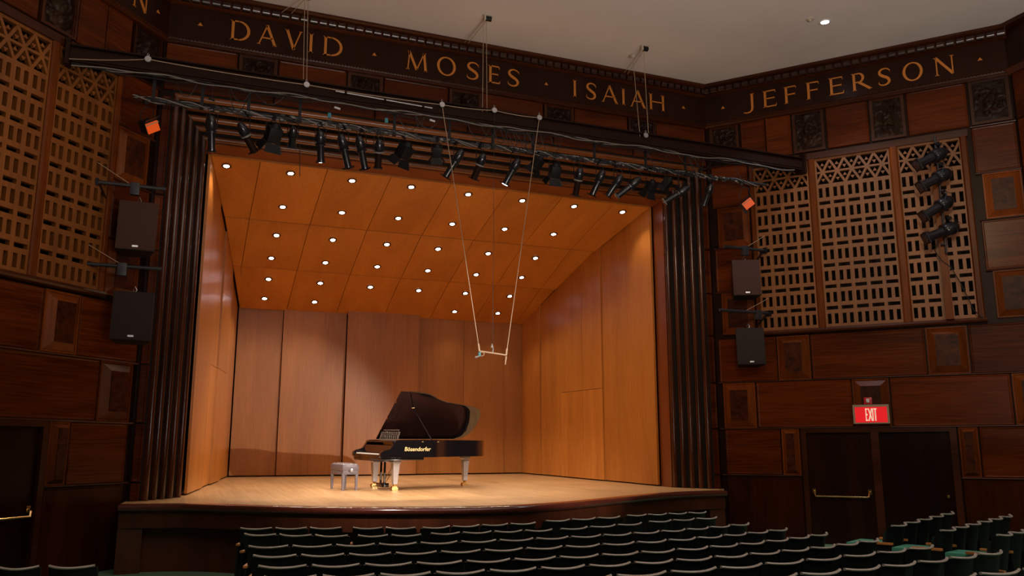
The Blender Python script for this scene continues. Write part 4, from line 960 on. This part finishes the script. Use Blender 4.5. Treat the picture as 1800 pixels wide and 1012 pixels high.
for v_ in (.70, .775, .85): put('pedal', MB().box(.20, .32, v_-.012, v_+.012, .055, .07), 'brass', pn, bevel=.003)
put('lyre_brace', MB().tube([(.42, .72, .12), (.72, .72, .60)], .008, 6), 'brass', pn); put('lyre_brace', MB().tube([(.42, .84, .12), (.72, .84, .60)], .008, 6), 'brass', pn)
# raised lid, hinged along the bass side
PHI = R_(37.5); lo_ = [(max(x, .52), y) for x, y in out]; lo_ = [(x-.01 if i == 0 else x, y-.02 if y < .9 else y) for i, (x, y) in enumerate(lo_)]
def lidp(u, v, h): d_ = 1.56-v; return (u, 1.56-d_*math.cos(PHI)-h*math.sin(PHI)*-1*0-h*-math.sin(PHI)*-1, 1.005+d_*math.sin(PHI)+h*math.cos(PHI))
def lidslab(P, h0, h1):
    n = len(P); return MB().add([lidp(x, y, h0) for x, y in P]+[lidp(x, y, h1) for x, y in P], [tuple(range(n)), tuple(range(2*n-1, n-1, -1))]+[(i, n+i, n+(i+1) % n, (i+1) % n) for i in range(n)])
put('lid', lidslab(lo_, 0, .026), 'piano_black', pn, smooth=20)
put('folded_front_lid', lidslab([(.53, .0), (.98, .0), (.98, 1.5), (.53, 1.5)], .03, .054), 'piano_black', pn, smooth=20)
for v_ in (.25, .8, 1.3): put('hinge', lidslab([(.515, v_), (.535, v_), (.535, v_+.06), (.515, v_+.06)], -.004, .058), 'brass', pn)
a_ = Vector((1.15, .07, 1.0)); b_ = Vector(lidp(.98, .45, 0)); put('lid_prop', MB().tube([a_, b_], .012, 8), 'piano_black', pn)
put('prop_cup', MB().box(-.03, .03, -.02, .02, -.012, .0), 'brass', pn, b_)
for u in (.9, 1.25): put('lid_hook', MB().box(u-.02, u+.02, -.012, .0, .965, .985), 'brass', pn)
cu = bpy.data.curves.new('maker_lettering', 'FONT'); cu.body = 'B\u00f6sendorfer'; cu.size = .115; cu.extrude = .002; cu.shear = .15; cu.materials.append(MT['brass']); cu.offset = .0003
to = bpy.data.objects.new('maker_lettering', cu); COL.objects.link(to); bpy.context.view_layer.update()
tm = bpy.data.meshes.new_from_object(to.evaluated_get(bpy.context.evaluated_depsgraph_get())); bpy.data.objects.remove(to); tm.name = 'maker_lettering'
tm.materials.clear(); tm.materials.append(MT['gold_paint'])
link('maker_lettering', tm, pn, (.50, -.005, .79), (PI/2, 0, 0), label='gold lettering on the near side')

# bench
bn = root('piano_bench', (3.22, 1.93, RAKE*2.1), 'grey tufted leather piano bench with straight legs beside the keyboard', 'bench', rot=(TILT, 0, PR))
bw, bl, n = .17, .36, 18; v = []; f = []
for j in range(n+1):
    for i in range(n+1):
        x = -bw+2*bw*i/n; y = -bl+2*bl*j/n; e = min(bw-abs(x), bl-abs(y)); z = .50+.03*min(1, e/.05)
        tx = abs(math.sin((x/bw*1+.5)*PI*1)); ty = abs(math.sin((y/bl*2)*PI/1.0)); z -= .018*(1-min(1, 2.2*min(tx, 1)))*(e > .02)+.018*(1-min(1, 2.2*ty))*(e > .02)
        v.append((x, y, z))
f = [(j*(n+1)+i, j*(n+1)+i+1, (j+1)*(n+1)+i+1, (j+1)*(n+1)+i) for j in range(n) for i in range(n)]
put('tufted_cushion', MB().add(v, f), 'leather', bn, smooth=60); put('cushion_side', MB().box(-bw, bw, -bl, bl, .385, .502), 'leather', bn, bevel=.015)
put('seat_frame', MB().box(-bw+.01, bw-.01, -bl+.01, bl-.01, .31, .39), 'leather', bn, bevel=.005)
put('height_knob', MB().lathe([(0, 0), (.012, 0), (.012, .03), (.03, .035), (.03, .055), (0, .06)], 14, Matrix.Translation((0, -bl, .40)) @ Matrix.Rotation(PI/2, 4, 'X')), 'leg_sheen_knob_grey', bn)
for a, b in ((-1, -1), (1, -1), (1, 1), (-1, 1)): put('leg', MB().add([(a*(bw-.03)+p*.028, b*(bl-.04)+q*.028, .34) for p, q in ((-1, -1), (1, -1), (1, 1), (-1, 1))]+[(a*(bw-.03)+p*.019, b*(bl-.04)+q*.019, 0) for p, q in ((-1, -1), (1, -1), (1, 1), (-1, 1))], [(0, 1, 2, 3), (7, 6, 5, 4), (0, 4, 5, 1), (1, 5, 6, 2), (2, 6, 7, 3), (3, 7, 4, 0)]), 'leather', bn)

# ------------------------------------------------------------------ theatre seats
def seat_meshes():
    M = {}
    def curved(hw, z0, z1, y0, y1, th, lean, n=8, bow=.085):
        m = MB(); rings = []
        for i in range(n+1):
            x = -hw+2*hw*i/n; c = bow*(x/hw)**2
            rings.append([(x, y0+c-lean*0, z0), (x, y1+c, z1), (x, y1+c+th, z1), (x, y0+c+th, z0)])
        return m.sweep(rings)
    M['back_shell'] = curved(.232, .30, .825, .02, -.07, .03, 0).mesh('back_shell', 'seat_shell', 30)
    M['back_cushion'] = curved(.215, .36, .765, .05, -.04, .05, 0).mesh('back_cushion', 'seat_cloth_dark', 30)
    tr = MB(); rings = []
    for i in range(9):
        x = -.217+.434*i/8; c = .085*(x/.232)**2; zz = .826+.014*(x/.217)**2
        rings.append([(x, -.085+c+.018*math.cos(a), zz+.013*math.sin(a)) for a in [k*PI/3 for k in range(6)]])
    M['top_rail'] = tr.sweep(rings).mesh('top_rail', 'seat_edge', 60)
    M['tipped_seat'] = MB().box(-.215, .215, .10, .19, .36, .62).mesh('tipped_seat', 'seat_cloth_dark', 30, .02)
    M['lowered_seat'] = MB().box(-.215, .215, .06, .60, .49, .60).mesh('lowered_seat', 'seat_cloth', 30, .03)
    M['armrest'] = MB().box(-.025, .025, -.02, .34, .60, .63).mesh('armrest', 'arm_wood', 30, .008)
    M['standard'] = MB().prism([(-.02, 0), (.20, 0), (.24, .30), (.26, .60), (.0, .60), (-.03, .3)], -.014, .014, 'x').mesh('standard', 'seat_shell', 30)
    M['numberplate'] = MB().box(-.035, .035, -.105, -.098, .79, .805).mesh('numberplate', 'brass', 30)
    return M
SM = seat_meshes()
def seat(P, ang, pitch, label, group, lowered=False, left=True, right=False, arms=True):
    o = root('theatre_seat', P, label, 'seat', group, (0, 0, ang)); s = pitch/.49
    for k in ('back_shell', 'back_cushion', 'top_rail'): q = link(k, SM[k], o); q.scale = (s, 1, 1)
    q = link('lowered_seat' if lowered else 'tipped_seat', SM['lowered_seat' if lowered else 'tipped_seat'], o); q.scale = (s, 1, 1)
    for side, on in ((-1, left), (1, right)):
        if on and arms: link('armrest', SM['armrest'], o, (side*pitch/2, 0, 0))
        if on: link('standard', SM['standard'], o, (side*pitch/2, 0, 0))
    return o
ZT = -.20
def top_pt(x, y, zt): return hitz(x, y, zt)
def row(name, groups, zt, first_label, grp, lower_first=False, fwd=.085):
    """groups: lists of pixel points along the seat-back tops and the count of seats between"""
    k = 0; tot = sum(g[1] for g in groups)
    for gi, (pts, n_) in enumerate(groups):
        W_ = [top_pt(x, y, zt) for x, y in pts]; seglen = [0]
        if len(W_) > 2:
            # smooth the measured line with a parabola
            import numpy as np
            X = np.array([p.x for p in W_]); Y = np.array([p.y for p in W_]); c = np.polyfit(X, Y, 2 if len(W_) > 3 else 1)
            xs = np.linspace(X[0], X[-1], 40); W_ = [Vector((x, float(np.polyval(c, x)), zt)) for x in xs]
        for i in range(1, len(W_)): seglen.append(seglen[-1]+(W_[i]-W_[i-1]).length)
        T = seglen[-1]; pt = T/n_
        def at(d):
            for i in range(1, len(W_)):
                if seglen[i] >= d or i == len(W_)-1: t = (d-seglen[i-1])/max(1e-6, seglen[i]-seglen[i-1]); return W_[i-1].lerp(W_[i], t)
        for j in range(n_):
            a, b = at(j*pt), at((j+1)*pt); c = (a+b)/2; ang = math.atan2(b.y-a.y, b.x-a.x)
            f = Vector((-math.sin(ang), math.cos(ang), 0)); P = c+f*fwd; P.z = zt-.852
            seat(P, ang, (b-a).length, first_label.format(n=ORD[k] if k < 20 else str(k+1)), grp, lowered=(lower_first and k == 0), left=True, right=(j == n_-1) or (lower_first and k == 0), arms=not lower_first or k == 0); k += 1
LB = 'dark theatre seat, {n} from the aisle end in the row %s'
rows = [
 ('nearest the stage', [([(417, 927), (541, 926), (602, 926)], 3), ([(616, 926), (732, 926)], 2), ([(743, 926), (852, 921), (948, 917)], 4), ([(961, 914), (1054, 909), (1096, 906)], 3), ([(1103, 904), (1175, 902), (1246, 898)], 4)]),
 ('second from the stage', [([(422, 937), (547, 939), (611, 940)], 3), ([(626, 940), (744, 938)], 2), ([(756, 936), (867, 933), (976, 929)], 4), ([(988, 928), (1085, 922), (1134, 917)], 3), ([(1143, 915), (1226, 911), (1265, 907)], 3)]),
 ('third from the stage', [([(430, 958), (577, 957), (733, 954), (873, 949), (997, 942), (1108, 934), (1206, 929), (1288, 922), (1327, 918)], 15)]),
 ('fourth from the stage', [([(437, 974), (589, 974), (739, 971), (883, 964), (1017, 957), (1141, 949), (1258, 941), (1353, 932), (1394, 927)], 15)]),
 ('fifth from the stage', [([(446, 993), (633, 991), (808, 987), (966, 978), (1108, 970), (1233, 961), (1338, 950), (1428, 940), (1467, 935)], 15)]),
 ('sixth from the stage', [([(455, 1012), (644, 1009), (820, 1004), (989, 997), (1143, 986), (1281, 974), (1404, 962), (1512, 952), (1560, 946)], 15)]),
 ('seventh from the stage', [([(870, 1024), (1000, 1017), (1099, 1009), (1259, 998), (1399, 985), (1515, 972), (1612, 962), (1655, 957)], 10)]),
 ('eighth from the stage', [([(1240, 1022), (1399, 1008), (1548, 995), (1674, 979), (1775, 966)], 8)]),
 ('ninth from the stage', [([(1560, 1024), (1719, 1009), (1880, 992)], 4)]),
]
for nm, g in rows: row(nm, g, ZT, LB % nm, 'dark seats in the middle block')
for nm, g, n_ in (('nearest the far door', [(1577, 923), (1605, 917), (1632, 912), (1655, 906), (1683, 898)], 5), ('before the far wall panels', [(1664, 931), (1695, 926), (1721, 920), (1752, 913), (1785, 903)], 6), ('at the picture edge', [(1764, 939), (1800, 932), (1850, 922)], 4)):
    row(nm, [([g[0], g[-1]], n_)], -.10, 'dark side block seat, {n} along the row %s' % nm, 'dark seats in the far side block', lower_first=True)
row('x', [([(-90, 1000), (70, 994)], 2), ([(75, 994), (166, 993)], 1)], ZT, 'dark theatre seat by the near wall door, {n} of its short row', 'dark seats in the near side block')
